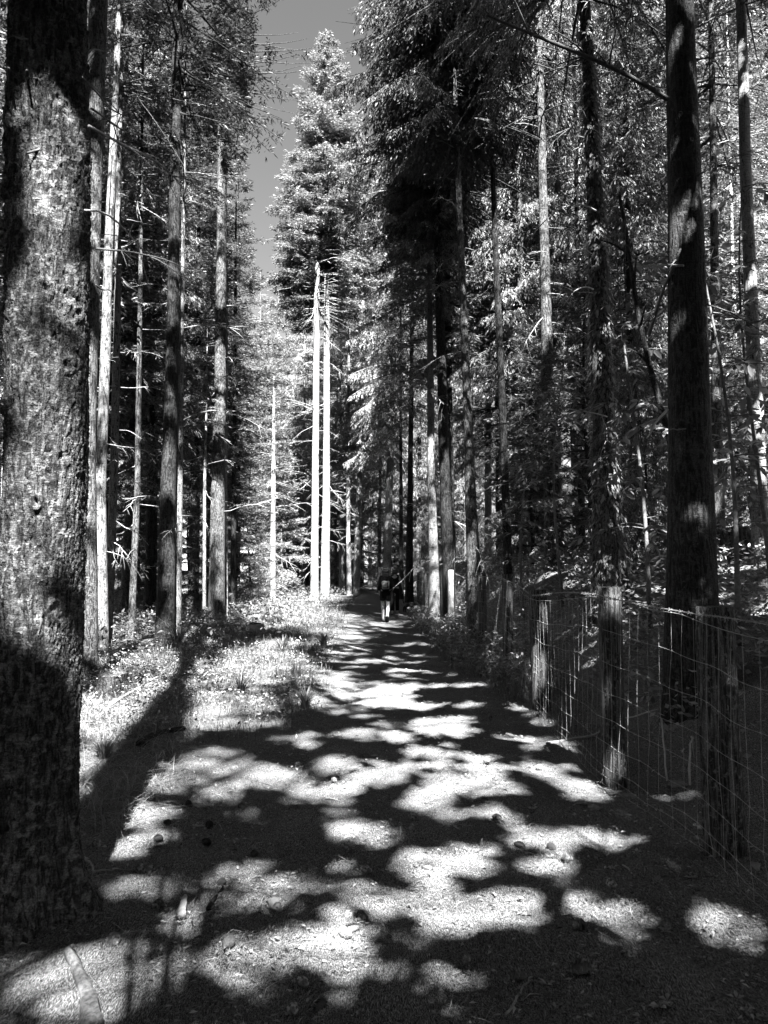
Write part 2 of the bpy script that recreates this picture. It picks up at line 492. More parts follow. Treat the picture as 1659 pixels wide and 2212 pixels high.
def crown_verts(rng, bs, axis, dens, sl, sw, style, origin=None, filt=False, step=0.12):
    h, L, az, slope, droop, tip = bs
    nb = len(h)
    cnt = np.maximum(3, (L * dens + rng.random(nb)).astype(int))
    b = np.repeat(np.arange(nb), cnt)
    s = 0.1 + 0.9 * rng.random(len(b)) ** 0.8
    P = bpoint(bs, b, s, axis)
    P2 = bpoint(bs, b, np.minimum(s + 0.05, 1.05), axis)
    D = norm(P2 - P)
    side = np.where(rng.random(len(b)) < .5, -1.0, 1.0)
    lat = np.stack([-np.sin(az[b]), np.cos(az[b]), np.zeros(len(b))], -1)
    tl = np.minimum(1.0, (0.16 + 0.36 * L[b] * (1 - s))) * rng.uniform(.5, 1.25, len(b))
    up = np.array([0, 0, 1.0])
    if style == 'cedar':
        td = norm(D * 0.5 + lat * (side * 0.55)[:, None] - up * rng.uniform(.2, .9, len(b))[:, None])
    else:
        td = norm(D * 0.6 + lat * (side * 0.8)[:, None] + up * rng.normal(0.02, .22, len(b))[:, None])
    k = np.maximum(1, np.ceil(tl / step).astype(int))
    r = np.repeat(np.arange(len(b)), k)
    v = rng.random(len(r))
    Q = P[r] + td[r] * (tl[r] * v)[:, None]
    Q[:, 2] -= (0.28 if style != 'cedar' else 0.35) * tl[r] * v ** 2
    m = len(r)
    s2 = np.where(rng.random(m) < .5, -1.0, 1.0)
    lat2 = norm(np.cross(td[r], up))
    if style == 'cedar':
        sd = norm(td[r] * 0.8 + lat2 * (s2 * .45)[:, None] - up * rng.uniform(.1, .8, m)[:, None] + rng.normal(0, .15, (m, 3)))
    else:
        sd = norm(td[r] * 0.8 + lat2 * (s2 * .6)[:, None] + rng.normal(0, .28, (m, 3)))
    nr = norm(up[None] * 0.8 + rng.normal(0, .55, (m, 3)))
    if filt:  # leave out foliage that would shade a wanted sun patch
        keep = ~is_lit(Q + sd * (sl * .5) + origin)
        Q, sd, nr = Q[keep], sd[keep], nr[keep]; m = len(Q)
    w = norm(np.cross(sd, nr))
    ln = sl * rng.uniform(.6, 1.3, m); wd = sw * rng.uniform(.6, 1.3, m)
    a = Q
    tipv = Q + sd * ln[:, None]; tipv[:, 2] -= 0.12 * ln
    mid = Q + sd * (ln * .42)[:, None]
    V = np.stack([a, mid + w * (wd / 2)[:, None], tipv, mid - w * (wd / 2)[:, None]], 1).reshape(-1, 3)
    return V


def kites(V, name):
    n = len(V) // 4
    return np_mesh(name, V, [np.arange(n * 4).reshape(-1, 4)])


def limbs(bs, axis, r0=0.028):
    h, L, az, slope, droop, tip = bs
    nb = len(h)
    K = 5
    s = np.linspace(0, 1, K)
    P = np.stack([bpoint(bs, np.arange(nb), np.full(nb, si), axis) for si in s], 1)
    R = (r0 * np.clip(L / 2.5, .25, 1.2))[:, None] * (1 - 0.8 * s)[None]
    return multi_tubes(P, R, 4)


def dead_branch(rng, L, droop=0.35, fork=3, r0=0.012, n=5):
    """a bare dead branch leaving the origin along +X"""
    bag = Bag()
    K = 7
    s = np.linspace(0, 1, K)
    bend = rng.normal(0, .25)
    up = rng.uniform(-.25, .15)
    P = np.stack([L * s, bend * L * s ** 2 * .6 + .02 * L * np.sin(s * 9 + rng.random() * 6), L * (up * s - droop * rng.uniform(.2, 1) * s ** 2) + .015 * L * np.sin(7 * s + rng.random() * 6)], -1)
    bag.tube(P, r0 * (1 - .8 * s) + .0015, n)
    for k in range(fork):
        i = rng.integers(2, K - 1)
        l2 = L * rng.uniform(.15, .4)
        d = norm(P[i] - P[i - 1]) + np.array([0, rng.choice([-1, 1]) * rng.uniform(.4, .9), rng.normal(-.1, .3)])
        d = norm(d)
        ss = np.linspace(0, 1, 4)
        Q = P[i] + d * (l2 * ss)[:, None]; Q[:, 2] -= .25 * l2 * ss ** 2
        bag.tube(Q, r0 * .5 * (1 - .8 * ss) + .0012, 4)
    return bag


_rb = np.random.default_rng(77)
DEAD = []
for i in range(14):
    me = dead_branch(_rb, 1.0, fork=int(_rb.integers(3, 9)), r0=.0075).mesh('dead_branch')
    me.materials.append(M['twig'])
    DEAD.append(me)
DEAD_D = []
for me in DEAD:
    m2 = me.copy(); m2.materials.clear(); m2.materials.append(M['twig_dark']); DEAD_D.append(m2)


def trunk_geo(path, radii, n=14, flare=0.5, rough=0.03, seed=0, knots=0):
    """path (K,3) local, dense resampled, with root flare"""
    path = np.asarray(path, float); radii = np.asarray(radii, float)
    d = np.r_[0, np.cumsum(np.linalg.norm(np.diff(path, axis=0), axis=1))]
    m = max(8, int(d[-1] / 0.55))
    t = np.unique(np.r_[np.linspace(0, min(1.2, d[-1] * .3), 9), np.linspace(0, d[-1], m)])
    P = np.stack([np.interp(t, d, path[:, k]) for k in range(3)], -1)
    R = np.interp(t, d, radii)
    rs = np.random.default_rng(seed)
    ph = rs.random(6) * 6.28
    fl = flare * np.exp(-t / (radii[0] * 1.4))
    lob = int(rs.integers(4, 7))

    def fn(i, th):
        tt = t[i]
        w = 1 + rough * (np.sin(3 * th + 1.3 * tt + ph[0]) + .6 * np.sin(5 * th - 2.1 * tt + ph[1]) + .5 * np.sin(2 * th + .7 * tt + ph[2]))
        return w + fl[i] * (0.75 + 0.45 * np.sin(lob * th + ph[3]) + .25 * np.sin(2 * th + ph[4]))
    return tube(P, R, n, True, fn)


def tree_thing(name, base, path, radii, label, bark, crown=None, group=None, deads=0, dead_len=(.6, 1.6), dead_z=(1.5, 9), seed=1, n=14,
               flare=.5, needle='needles', dead_mat=DEAD, filt=True, cat='tree', rough=.03):
    """tree > trunk (with limbs), crown, single dead branches"""
    rng = np.random.default_rng(seed)
    root = empty(name, base)
    tag(root, label, cat, group)
    path = np.asarray(path, float); radii = np.asarray(radii, float)
    bag = Bag().add(*trunk_geo(path, radii, n, flare, rough, seed))

    def axis(z):
        return np.stack([np.interp(z, path[:, 2], path[:, 0]), np.interp(z, path[:, 2], path[:, 1]), np.asarray(z, float)], -1)
    if crown:
        bs = branch_set(rng, path[-1, 2], crown['z0'], crown['r'], crown.get('nb', 200), crown.get('style', 'spruce'))
        if 'extra' in crown:
            ex = np.array(crown['extra'], float)
            bs = tuple(np.r_[o, e] for o, e in zip(bs[:5], (ex[:, 0], ex[:, 2], ex[:, 1], ex[:, 3], np.full(len(ex), .3)))) + (bs[5],)
        bag.add(*limbs(bs, axis))
        V = crown_verts(rng, bs, axis, crown.get('dens', 16) * 1.6, crown.get('sl', .2) * (.68 if crown.get('style', 'spruce') == 'spruce' else .46), crown.get('sw', .045) * (.64 if crown.get('style', 'spruce') == 'spruce' else .5), crown.get('style', 'spruce'),
                        np.asarray(base, float), filt, crown.get('step', .075 if crown.get('style', 'spruce') == 'spruce' else .042))
        link('crown', kites(V, 'crown'), M[needle], root)
    link('trunk', bag.mesh('trunk'), M[bark], root)
    for k in range(deads):
        z = rng.uniform(*dead_z)
        o = link('dead_branch', dead_mat[int(rng.integers(len(dead_mat)))], None, root)
        a = rng.uniform(0, 2 * math.pi)
        p = axis(np.array([z]))[0]; r = np.interp(z, path[:, 2], radii)
        o.location = p + np.array([math.cos(a), math.sin(a), 0]) * r * .8
        o.rotation_euler = (rng.normal(0, .5), rng.normal(.1, .3), a)
        l = rng.uniform(*dead_len); o.scale = (l, l, l)
    return root


def px_tree(pts, D=None):
    """pts (px,py,width) from the base up, all in the vertical plane of the base -> base, path, radii"""
    if D is None:
        b = ground(pts[0][0], pts[0][1])
    else:
        d = ray(pts[0][0], pts[0][1]); b = CAM + d * D
        b[2] = float(height(b[0], b[1]))
    y = b[1]
    cf = math.cos(math.atan((pts[0][0] - CX) / F)) ** 1.15
    path = [np.array([0, 0, -0.25])]; rad = [pts[0][2] / 2 / F * y * cf]
    for (px, py, w) in pts:
        q = at(px, py, y) - b
        if q[2] < path[-1][2] + .1: q[2] = path[-1][2] + .1
        path.append(np.array([q[0], 0, q[2]])); rad.append(w / 2 / F * y * cf)
    return b, path, rad


def grow(path, rad, H):
    """carry the trunk on above the measured part to height H"""
    d = (path[-1] - path[-3]) if len(path) > 3 else np.array([0, 0, 1.0])
    sl = np.clip(d[:2] / max(d[2], .3), -.04, .04)
    z = path[-1][2]
    if H > z + .5:
        for f in (.35, .7, 1.0):
            zz = z + (H - z) * f
            path.append(np.array([path[-1][0] + sl[0] * (zz - path[-1][2]), path[-1][1], zz]))
            rad.append(max(.012, rad[len(rad) - 1] * (1 - .5 * f)))
    return path, rad


T = []   # name, points, distance, H, bark, crown, needle, deads, label
SP, CE = 'spruce', 'cedar'
T += [
 ('spruce_tree', [(185,1480,54),(185,950,48),(197,450,46),(213,0,44)], None, 26, 'bark_mid', dict(z0=12, r=2.4, style=SP, nb=220, dens=14, sl=.16, sw=.04, step=.05), 'needles_dark', 6,
  'grey trunk half hidden just behind the big scaly trunk, sunlit low down'),
 ('spruce_tree', [(222,1405,27),(217,1050,25),(230,700,23),(238,450,20),(250,200,15)], None, 20, 'bark_grey', dict(z0=13, r=1.8, style=SP, nb=90), 'needles', 10,
  'slender white trunk leaning right, second beside the big scaly trunk'),
 ('spruce_tree', [(233,1392,20),(245,1050,19),(253,725,17),(256,400,13)], None, 21, 'bark_grey', dict(z0=12, r=1.8, style=SP, nb=90), 'needles', 14,
  'slim pale trunk crossing behind the leaning white trunk at its foot'),
 ('spruce_tree', [(283,1378,16),(297,1050,14),(302,700,11),(305,420,8)], None, 19, 'bark_mid', dict(z0=11, r=1.7, style=SP, nb=90), 'needles', 26,
  'thin grey trunk full of bare whiskery side twigs, standing alone'),
 ('spruce_tree', [(355,1392,42),(365,1000,33),(374,700,28),(377,400,25),(385,0,22)], None, 28, 'bark_dark', dict(z0=12, r=2.9, style=SP, nb=190, dens=18), 'needles_dark', 10,
  'stout dark straight trunk with two sunlit spots, ferns at its foot'),
 ('spruce_tree', [(382,1385,19),(389,950,14),(394,600,9)], None, 15, 'bark_grey', dict(z0=9.5, r=1.5, style=SP, nb=70), 'needles', 8,
  'slim white trunk pressed behind the stout dark trunk'),
 ('sapling_tree', [(441,1345,8),(442,1050,7),(446,880,4)], None, 9, 'bark_pale', dict(z0=6, r=.9, style=SP, nb=50), 'needles', 10,
  'very thin pale stem between the two dark trunks'),
 ('spruce_tree', [(467,1342,38),(472,1000,29),(475,850,26),(479,500,23),(482,0,19)], None, 30, 'bark_mid', dict(z0=14.5, r=1.0, style=SP, nb=300, dens=36, sl=.25, sw=.075, extra=[(17.9,.05,3.1,.28),(17.4,-.35,2.7,.1),(18.4,.3,2.8,.25),(17.0,-.1,2.6,.3),(16.6,.2,2.3,.0),(18.1,-.9,2.4,.1),(18.8,-.5,2.4,.2),(17.7,.12,2.9,.22),(17.2,-.15,2.9,.12),(18.1,.02,2.7,.3),(16.8,.1,2.4,.05),(17.5,-.25,2.6,.2),(18.5,.1,2.4,.3)]), 'needles_dark', 10,
  'tall grey trunk with mottled light, long bough reaching out into the sky gap'),
 ('sapling_tree', [(488,1335,9),(487,1050,8),(490,800,5)], None, 12, 'bark_pale', dict(z0=8, r=1.0, style=SP, nb=50), 'needles', 6,
  'thin pale stem hugging the tall mottled grey trunk'),
 ('spruce_tree', [(503,1322,13),(506,1000,10),(508,700,8)], None, 17, 'bark_dark', dict(z0=8, r=1.7, style=SP, nb=90), 'needles', 8,
  'narrow dark trunk beside the fern and the tall mottled trunk'),
 ('spruce_tree', [(589,1302,13),(590,1100,11),(591,950,8)], None, 11, 'bark_pale', dict(z0=4.6, r=1.7, style=SP, nb=120), 'needles', 16,
  'short bright trunk with spiky twigs under a lit young crown'),
 ('spruce_tree', [(679,1296,19),(681,1050,15),(684,700,14),(685,560,12)], None, 25, 'bark_pale', dict(z0=14.5, r=2.6, style=SP, nb=340, dens=24, sl=.26, sw=.075), 'needles', 28,
  'white spotted trunk, darker one of the bright pair beside the path'),
 ('spruce_tree', [(702,1296,21),(705,1050,16),(706,700,13),(705,600,10)], None, 31, 'bark_pale', dict(z0=16, r=3.3, style=SP, nb=620, dens=28, sl=.26, sw=.07), 'needles_pale', 28,
  'brightest pure white trunk of the pair, tallest crown against the sky'),
 ('spruce_tree', [(754,1268,11),(752,1150,9)], 45, 22, 'bark_pale', dict(z0=5, r=2.2, style=SP, nb=150), 'needles_pale', 6,
  'small sunlit trunk deep in the wood, left of the walkers'),
 ('conifer_tree', [(940,1290,27),(932,1050,17),(930,850,15),(928,600,12)], 22.5, 26, 'bark_pale', dict(z0=10, r=2.4, style=CE, nb=170, dens=20), 'needles', 14,
  'bright smooth trunk at the far fence posts, first beyond the walkers'),
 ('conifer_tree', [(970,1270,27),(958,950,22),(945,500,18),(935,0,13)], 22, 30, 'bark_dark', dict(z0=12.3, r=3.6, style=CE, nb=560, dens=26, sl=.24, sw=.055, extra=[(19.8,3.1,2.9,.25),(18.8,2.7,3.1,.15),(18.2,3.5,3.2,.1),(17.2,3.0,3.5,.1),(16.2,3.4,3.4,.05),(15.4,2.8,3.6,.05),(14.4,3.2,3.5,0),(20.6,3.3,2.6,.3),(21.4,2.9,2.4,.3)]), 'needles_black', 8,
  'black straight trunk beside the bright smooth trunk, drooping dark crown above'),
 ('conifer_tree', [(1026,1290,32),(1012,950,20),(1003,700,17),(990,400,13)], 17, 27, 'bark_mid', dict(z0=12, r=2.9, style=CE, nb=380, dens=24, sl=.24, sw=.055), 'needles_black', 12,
  'grey trunk with a bright lower half rising right behind the fence'),
 ('conifer_tree', [(1054,1240,17),(1055,900,14),(1050,600,12)], 30, 25, 'bark_pale', dict(z0=7, r=2.4, style=CE, nb=170), 'needles', 14,
  'speckled pale trunk between the grey fence trunk and the dark one'),
 ('conifer_tree', [(1098,1250,20),(1088,950,17),(1073,600,14),(1063,350,11)], 18, 24, 'bark_dark', dict(z0=11, r=2.4, style=CE, nb=170, dens=20), 'needles_dark', 12,
  'thin black trunk leaning left, directly above a fence post'),
 ('conifer_tree', [(1199,1225,46),(1187,900,31),(1180,700,25),(1170,300,18)], 17, 26, 'bark_mid', dict(z0=10.5, r=2.8, style=CE, nb=180, dens=20), 'needles_dark', 16,
  'furrowed trunk on the bank with a sunlit streak down its right edge'),
 ('conifer_tree', [(1258,1190,15),(1252,950,13),(1250,700,11)], 22, 22, 'bark_dark', dict(z0=6, r=2.4, style=CE, nb=170), 'needles_dark', 10,
  'slim dark trunk between the furrowed trunk and the ragged leafy trunk'),
 ('conifer_tree', [(1320,1288,80),(1305,950,52),(1290,500,40),(1265,50,27)], 11, 24, 'bark_mid', dict(z0=9.5, r=4.0, style=CE, nb=260, dens=14, sl=.17, sw=.04, step=.04), 'needles_dark', 16,
  'ragged trunk on the bank clothed in hanging scales and leafy sprouts'),
 ('conifer_tree', [(1497,1420,122),(1490,1000,100),(1480,400,80),(1467,0,66)], 7, 25, 'bark_dark', dict(z0=9, r=4.0, style=SP, nb=230, dens=14, sl=.15, sw=.04, step=.045), 'needles_dark', 9,
  'massive black trunk behind the nearest fence post, lit on its upper right'),
 ('conifer_tree', [(1553,1200,32),(1550,980,27),(1546,700,22),(1540,300,16)], 15, 20, 'bark_mid', dict(z0=8, r=2.3, style=SP, nb=120), 'needles_dark', 8,
  'half hidden trunk showing just right of the massive black trunk, lit low'),
 ('conifer_tree', [(1598,1190,15),(1590,900,12),(1585,650,10),(1578,400,8)], 18, 17, 'bark_pale', dict(z0=8, r=1.9, style=SP, nb=90), 'needles', 8,
  'thin pale stem far right above the cut stump'),
 ('conifer_tree', [(1645,1200,40),(1625,700,32),(1610,350,28),(1602,50,24)], 12, 22, 'bark_pale', dict(z0=9.5, r=2.6, style=SP, nb=120), 'needles', 8,
  'pale upper trunk at the right edge, dark below, large leaves before it'),
 ('conifer_tree', [(867,1262,10),(866,1050,7)], 40, 25, 'bark_dark', dict(z0=9, r=2.2, style=SP, nb=140), 'needles', 5,
  'thin black trunk just above the right walker'),
 ('conifer_tree', [(884,1264,18),(886,1050,12),(888,900,10)], 36, 27, 'bark_dark', dict(z0=9, r=2.6, style=CE, nb=200), 'needles_dark', 5,
  'thicker black trunk right of the walkers where the path bends'),
]
# lit stretches of the trunks: px, py0, py1, distance
DL3, DL6, DL9, DW = ground(222,1405)[1], ground(355,1392)[1], ground(467,1342)[1], ground(702,1296)[1]
DL2 = ground(185,1480)[1]
for (px, y0, y1, D, w) in [(195,820,1380,DL2,18),(218,1080,1390,DL3,14),(232,420,700,DL3,14),(247,220,420,DL3,12),(222,720,820,DL3,12),(240,820,1340,DL3,14),(250,720,900,DL3,12),
        (297,700,1120,DL3+1,10),(368,825,880,DL6,14),(362,930,1060,DL6,12),(366,1150,1290,DL6,7),(372,610,690,DL6,10),(388,940,1370,DL6,10),(358,1310,1370,DL6,8),
        (474,760,830,DL9,12),(475,890,930,DL9,12),(474,1040,1085,DL9,12),(470,240,480,DL9,6),(478,560,650,DL9,10),(441,1080,1330,DL9,8),(488,1050,1290,DL9,7),
        (680,700,1296,DW,22),(704,600,1296,DW,24),(590,990,1290,DW-8,16),
        (934,920,1290,22.3,14),(1018,980,1060,16.8,12),(1020,1130,1260,16.8,14),(1014,880,960,16.8,9),(1055,760,1120,30,10),(1196,780,1000,16.7,8),(1180,1040,1060,16.7,8),(1176,1110,1130,16.7,8),
        (1292,230,300,10.8,8),(1300,430,520,10.8,9),(1300,660,760,10.8,10),(1270,0,60,10.8,8),(1490,310,460,6.8,20),(1478,680,780,6.8,22),(1500,520,600,6.8,12),(1550,970,1110,14.8,16),(1605,0,260,11.8,16),(1615,330,420,11.8,8),(1625,640,690,11.8,8),
        (1592,1010,1100,18,6),(838,1225,1345,21.3,30),(862,1225,1330,22.3,18),(1325,990,1020,10.8,10),(1310,1170,1270,10.8,10)]:
    n = max(2, int(abs(y1 - y0) / max(w, 6)))
    for k in range(n):
        sun_on(px, y0 + (y1 - y0) * (k + .5) / n, D - .2, w * 1.1, abs(y1 - y0) / n * .8)
# gaps cut in the crowns to let sun onto the fence and posts
for a in [(1580,1560,22,70,4.2),(1590,1450,14,60,4.2),(1540,1318,40,10,4.2),(1345,1290,9,16,5.6),(1188,1310,10,30,8.7),(1108,1290,7,30,11.5),(975,1250,12,30,17),(958,1280,10,60,18),(1020,1290,10,70,15),(1100,1330,9,60,11.5),(1046,1290,9,60,14),(924,1270,9,40,21),(1345,1640,16,45,5.6),(1170,1370,14,40,8.7),(1098,1430,14,26,11.5),(1330,1560,50,60,5.0),(975,1280,14,50,17),(1250,1480,90,60,5.5),(1440,1380,60,50,4.6)]:
    sun_on(a[0], a[1], a[4], a[2], a[3])

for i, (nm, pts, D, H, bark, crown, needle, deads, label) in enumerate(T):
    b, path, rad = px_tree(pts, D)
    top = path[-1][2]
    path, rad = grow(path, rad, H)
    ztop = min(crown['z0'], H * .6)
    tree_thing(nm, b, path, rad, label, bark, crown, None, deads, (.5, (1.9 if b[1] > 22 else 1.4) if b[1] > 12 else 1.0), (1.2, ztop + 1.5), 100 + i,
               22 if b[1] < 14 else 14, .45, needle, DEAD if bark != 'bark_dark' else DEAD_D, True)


# ---- the big scaly trunk close on the left: a dense mesh with real bark relief
def big_trunk():
    b, path, rad = px_tree([(34,2010,206),(70,1500,196),(100,1000,196),(111,500,190),(108,0,180)], 3.4)
    path, rad = grow(path, rad, 24)
    path = np.array(path); rad = np.array(rad)
    n, m = 260, 900
    zt = np.r_[np.linspace(-.25, 6.5, m), np.linspace(6.6, 24, 60)]
    m = len(zt)
    px_ = np.interp(zt, path[:, 2], path[:, 0]); pr = np.interp(zt, path[:, 2], rad)
    k = np.ones(61) / 61
    px_[:840] = np.convolve(np.pad(px_[:840], 30, mode='edge'), k, 'valid'); pr[:840] = np.convolve(np.pad(pr[:840], 30, mode='edge'), k, 'valid')
    th = np.linspace(0, 2 * math.pi, n, endpoint=False)
    Z, TH = np.meshgrid(zt, th, indexing='ij')
    R = pr[:, None] * np.ones(n)[None]
    fl = np.exp(-np.clip(Z + .0, 0, 9) / .2)
    R = R * (1 + .5 * fl * (0.9 + .5 * np.sin(5 * TH + .6) + .3 * np.sin(3 * TH + 2)))
    R += .010 * np.sin(3 * TH + .9 * Z) + .008 * np.sin(5 * TH - 1.4 * Z + 1) + .006 * np.sin(2 * TH + 2.1 * Z)
    # knots: healed branch scars
    rs = np.random.default_rng(3)
    for _ in range(46):
        kz, kt, kr, kd = rs.uniform(.3, 6), rs.uniform(3.2, 6.3), rs.uniform(.022, .05), rs.uniform(.006, .016)
        dd = np.sqrt(((Z - kz)) ** 2 + (((TH - kt + math.pi) % (2 * math.pi) - math.pi) * .25) ** 2) / kr
        R += kd * (np.exp(-(dd - .9) ** 2 * 5) - .9 * np.exp(-dd ** 2 * 4))
    # scaly plates: jittered cells, long cracks
    nt_, nz_ = 60, 150
    jt = rs.random((nz_ * 4, nt_)); jz = rs.random((nz_ * 4, nt_)); lev = rs.random((nz_ * 4, nt_))
    u = TH / (2 * math.pi) * nt_ + .5 * np.sin(2.3 * Z + TH * 2) + .25 * np.sin(9 * Z + 5 * TH)
    w = (Z + .3) * 14 + .5 * np.sin(7 * TH + 3 * Z)
    iu = np.floor(u).astype(int); iw = np.floor(w).astype(int)
    d1 = np.full(Z.shape, 9.0); d2 = np.full(Z.shape, 9.0); pl = np.zeros(Z.shape)
    for a in (-1, 0, 1):
        for c in (-1, 0, 1):
            cu = (iu + a) % nt_; cw = (iw + c) % (nz_ * 4)
            dd = np.hypot(u - (iu + a + jt[cw, cu]), (w - (iw + c + jz[cw, cu])) * .9)
            near = dd < d1
            d2 = np.where(near, d1, np.minimum(d2, dd)); pl = np.where(near, lev[cw, cu], pl); d1 = np.minimum(d1, dd)
    edge = d2 - d1
    amp = np.interp(Z, [0, .6, 1.2, 6], [.7, .9, 1.0, 1.0])
    soft = .5 + .5 * np.sin(9 * TH + 4 * Z + 2 * np.sin(5 * Z)) * np.sin(11 * Z - 6 * TH)
    R += amp * (-.016 * soft * np.exp(-(edge / .11) ** 2) + .009 * (pl - .5))
    R += amp * .0025 * rs.normal(0, 1, Z.shape) * (Z < 6.6)
    X = px_[:, None] + R * np.cos(TH); Y = R * np.sin(TH)
    V = np.stack([X, Y, Z], -1).reshape(-1, 3)
    i, j = np.meshgrid(np.arange(m - 1), np.arange(n), indexing='ij')
    a = i * n + j; c = i * n + (j + 1) % n
    Q = np.stack([a, c, c + n, a + n], -1).reshape(-1, 4)
    root = empty('big_spruce_tree', b)
    tag(root, 'huge scaly barked trunk filling the left edge, knots and torn twigs on it', 'tree')
    rng = np.random.default_rng(4)

    def axis(z):
        return np.stack([np.interp(z, path[:, 2], path[:, 0]), np.interp(z, path[:, 2], path[:, 1]), np.asarray(z, float)], -1)
    bag = Bag().add(V, Q)
    bs = branch_set(rng, 24, 10, 3.8, 200, SP)
    bag.add(*limbs(bs, axis, .04))
    link('trunk', bag.mesh('trunk'), M['bark_big'], root)
    link('crown', kites(crown_verts(rng, bs, axis, 17, .26, .11, SP, b, True), 'crown'), M['needles_dark'], root)
    # named bare branches: (px,py) of the tip and of the root
    for (x0, y0, x1, y1, sag, r, fk) in [(60,330,250,240,.1,.008,5),(185,265,400,420,-.15,.012,9),(190,235,330,300,.05,.008,6),(70,170,215,120,.1,.007,4),(60,20,30,200,.1,.009,3),
                                         (195,470,330,560,-.1,.009,8),(205,530,420,620,-.18,.008,7),(205,610,250,640,0,.006,2),(60,85,0,60,.1,.007,3),(30,150,0,230,.1,.008,3),(195,130,245,60,.1,.007,4),
                                         (70,180,85,250,.0,.007,1),(190,200,300,190,.1,.007,5)]:
        p0 = at(x0, y0, b[1] - .2) - b; p1 = at(x1, y1, b[1] + rng.uniform(-.1, 1.2)) - b
        bag2 = Bag(); s = np.linspace(0, 1, 9)
        L = np.linalg.norm(p1 - p0)
        P = p0[None] + (p1 - p0)[None] * s[:, None]
        P[:, 2] += sag * L * 4 * s * (1 - s) * -.5 + .02 * L * np.sin(6 * s + x0)
        P[:, 1] += .05 * L * np.sin(4 * s + y0)
        bag2.tube(P, r * .55 * (1 - .75 * s) + .001, 6)
        for _ in range(fk):
            q = rng.integers(2, 8); l2 = L * rng.uniform(.12, .4)
            dd = norm(P[q] - P[q - 1]) + rng.normal(0, .5, 3); dd = norm(dd)
            ss = np.linspace(0, 1, 5)
            QQ = P[q] + dd * (l2 * ss)[:, None]; QQ[:, 2] -= .2 * l2 * ss ** 2
            bag2.tube(QQ, r * .3 * (1 - .8 * ss) + .0008, 4)
        link('dead_branch', bag2.mesh('dead_branch'), M['twig'] if y1 > 400 and y1 < 600 else M['twig_dark'], root)


big_trunk()

# ---- unseen trees added behind and beside the camera, crowns cut to throw the dapples
for i, (x, y, H, r, z0) in enumerate([(-3.0,-3.6,17,4.7,4.6),(4.0,-3.6,17,4.7,4.6),(6.8,-1.6,18,3.9,5),(-2.9,-8.8,21,4.2,5.5),(4.6,-9.2,21,4.2,5.5),(4.6,5.4,24,3.8,10.5),(3.35,1.2,21,3.8,6.3),
                                      (.4,-5.0,18,4.3,5),(-6,-8,22,3.6,6),(1.6,-13.6,25,4.2,7),(-4.6,-13.4,25,3.8,7),(-5.6,1.6,21,3.2,6.5),(7.8,-8,22,3.6,6),(7.4,5.6,24,3.4,10),(-7.8,6.2,22,2.8,10)]):
    z = float(height(x, y))
    path = np.array([(0, 0, -.2), (.05, 0, 1), (.1, .05, H * .5), (.1, .1, H)]); rad = np.array([.26, .24, .16, .02]) * (.22 if abs(x - .4) < .01 else 1)
    tree_thing('spruce_tree', (x, y, z), path, rad, 'unseen tall spruce added out of frame, its crown cut to dapple the path', 'bark_mid',
               dict(z0=z0, r=r, style=SP, nb=250, dens=12, sl=.36, sw=.18, step=.11), 'unseen trees added to shade the path', 0, seed=500 + i, needle='needles_dark')

# ------------------------------------------------------------------ forest behind: shared meshes, single trees
def archetype(seed, H, z0, r, style, nb, dens, sl, sw, trunk_r, dead=0):
    rng = np.random.default_rng(seed)
    path = np.array([(0, 0, -.3), (.03, .02, 1.0), (rng.normal(0, .12), rng.normal(0, .12), H * .5), (rng.normal(0, .15), rng.normal(0, .15), H)])
    rad = np.array([trunk_r * 1.1, trunk_r, trunk_r * .62, .012])

    def axis(z):
        return np.stack([np.interp(z, path[:, 2], path[:, 0]), np.interp(z, path[:, 2], path[:, 1]), np.asarray(z, float)], -1)
    bag = Bag().add(*trunk_geo(path, rad, 9, .4, .03, seed))
    bs = branch_set(rng, H, z0, r, nb, style)
    bag.add(*limbs(bs, axis))
    for k in range(dead):
        z = rng.uniform(1, z0 + 2); a = rng.uniform(0, 6.28); l = rng.uniform(.5, 1.5)
        d = dead_branch(rng, l, fork=3, r0=.014, n=3)
        c, s_ = math.cos(a), math.sin(a)
        Rm = np.array([[c, -s_, 0], [s_, c, 0], [0, 0, 1]])
        for V, in zip(d.V):
            pass
        VV = np.vstack(d.V) @ Rm.T + axis(np.array([z]))[0]
        bag.add(VV, np.vstack(d.Q), np.vstack(d.T) if d.T else None)
    return bag.mesh('trunk'), kites(crown_verts(rng, bs, axis, dens * 1.45, sl * (.68 if style == 'spruce' else .48), sw * (.6 if style == 'spruce' else .48), style, step=.085 if style == 'spruce' else .055), 'crown'), H


ARCH = {
 'tall_a': archetype(1, 27, 8, 2.9, SP, 260, 20, .27, .07, .2, 26),
 'tall_b': archetype(2, 24, 4.5, 2.6, SP, 260, 20, .27, .07, .16, 20),
 'tall_c': archetype(3, 28, 7, 3.0, CE, 260, 20, .27, .065, .2, 22),
 'tall_d': archetype(4, 23, 5, 2.4, CE, 240, 20, .27, .065, .15, 22),
 'young_a': archetype(5, 9, .7, 1.9, SP, 170, 26, .22, .055, .07, 0),
 'young_b': archetype(6, 6, .4, 1.5, CE, 130, 28, .2, .05, .05, 0),
}
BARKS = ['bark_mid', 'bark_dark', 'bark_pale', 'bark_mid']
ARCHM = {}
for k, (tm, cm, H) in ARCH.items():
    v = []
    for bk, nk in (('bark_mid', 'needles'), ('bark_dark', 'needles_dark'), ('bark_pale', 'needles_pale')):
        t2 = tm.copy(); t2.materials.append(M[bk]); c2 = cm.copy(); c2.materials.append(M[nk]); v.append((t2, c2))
    ARCHM[k] = v


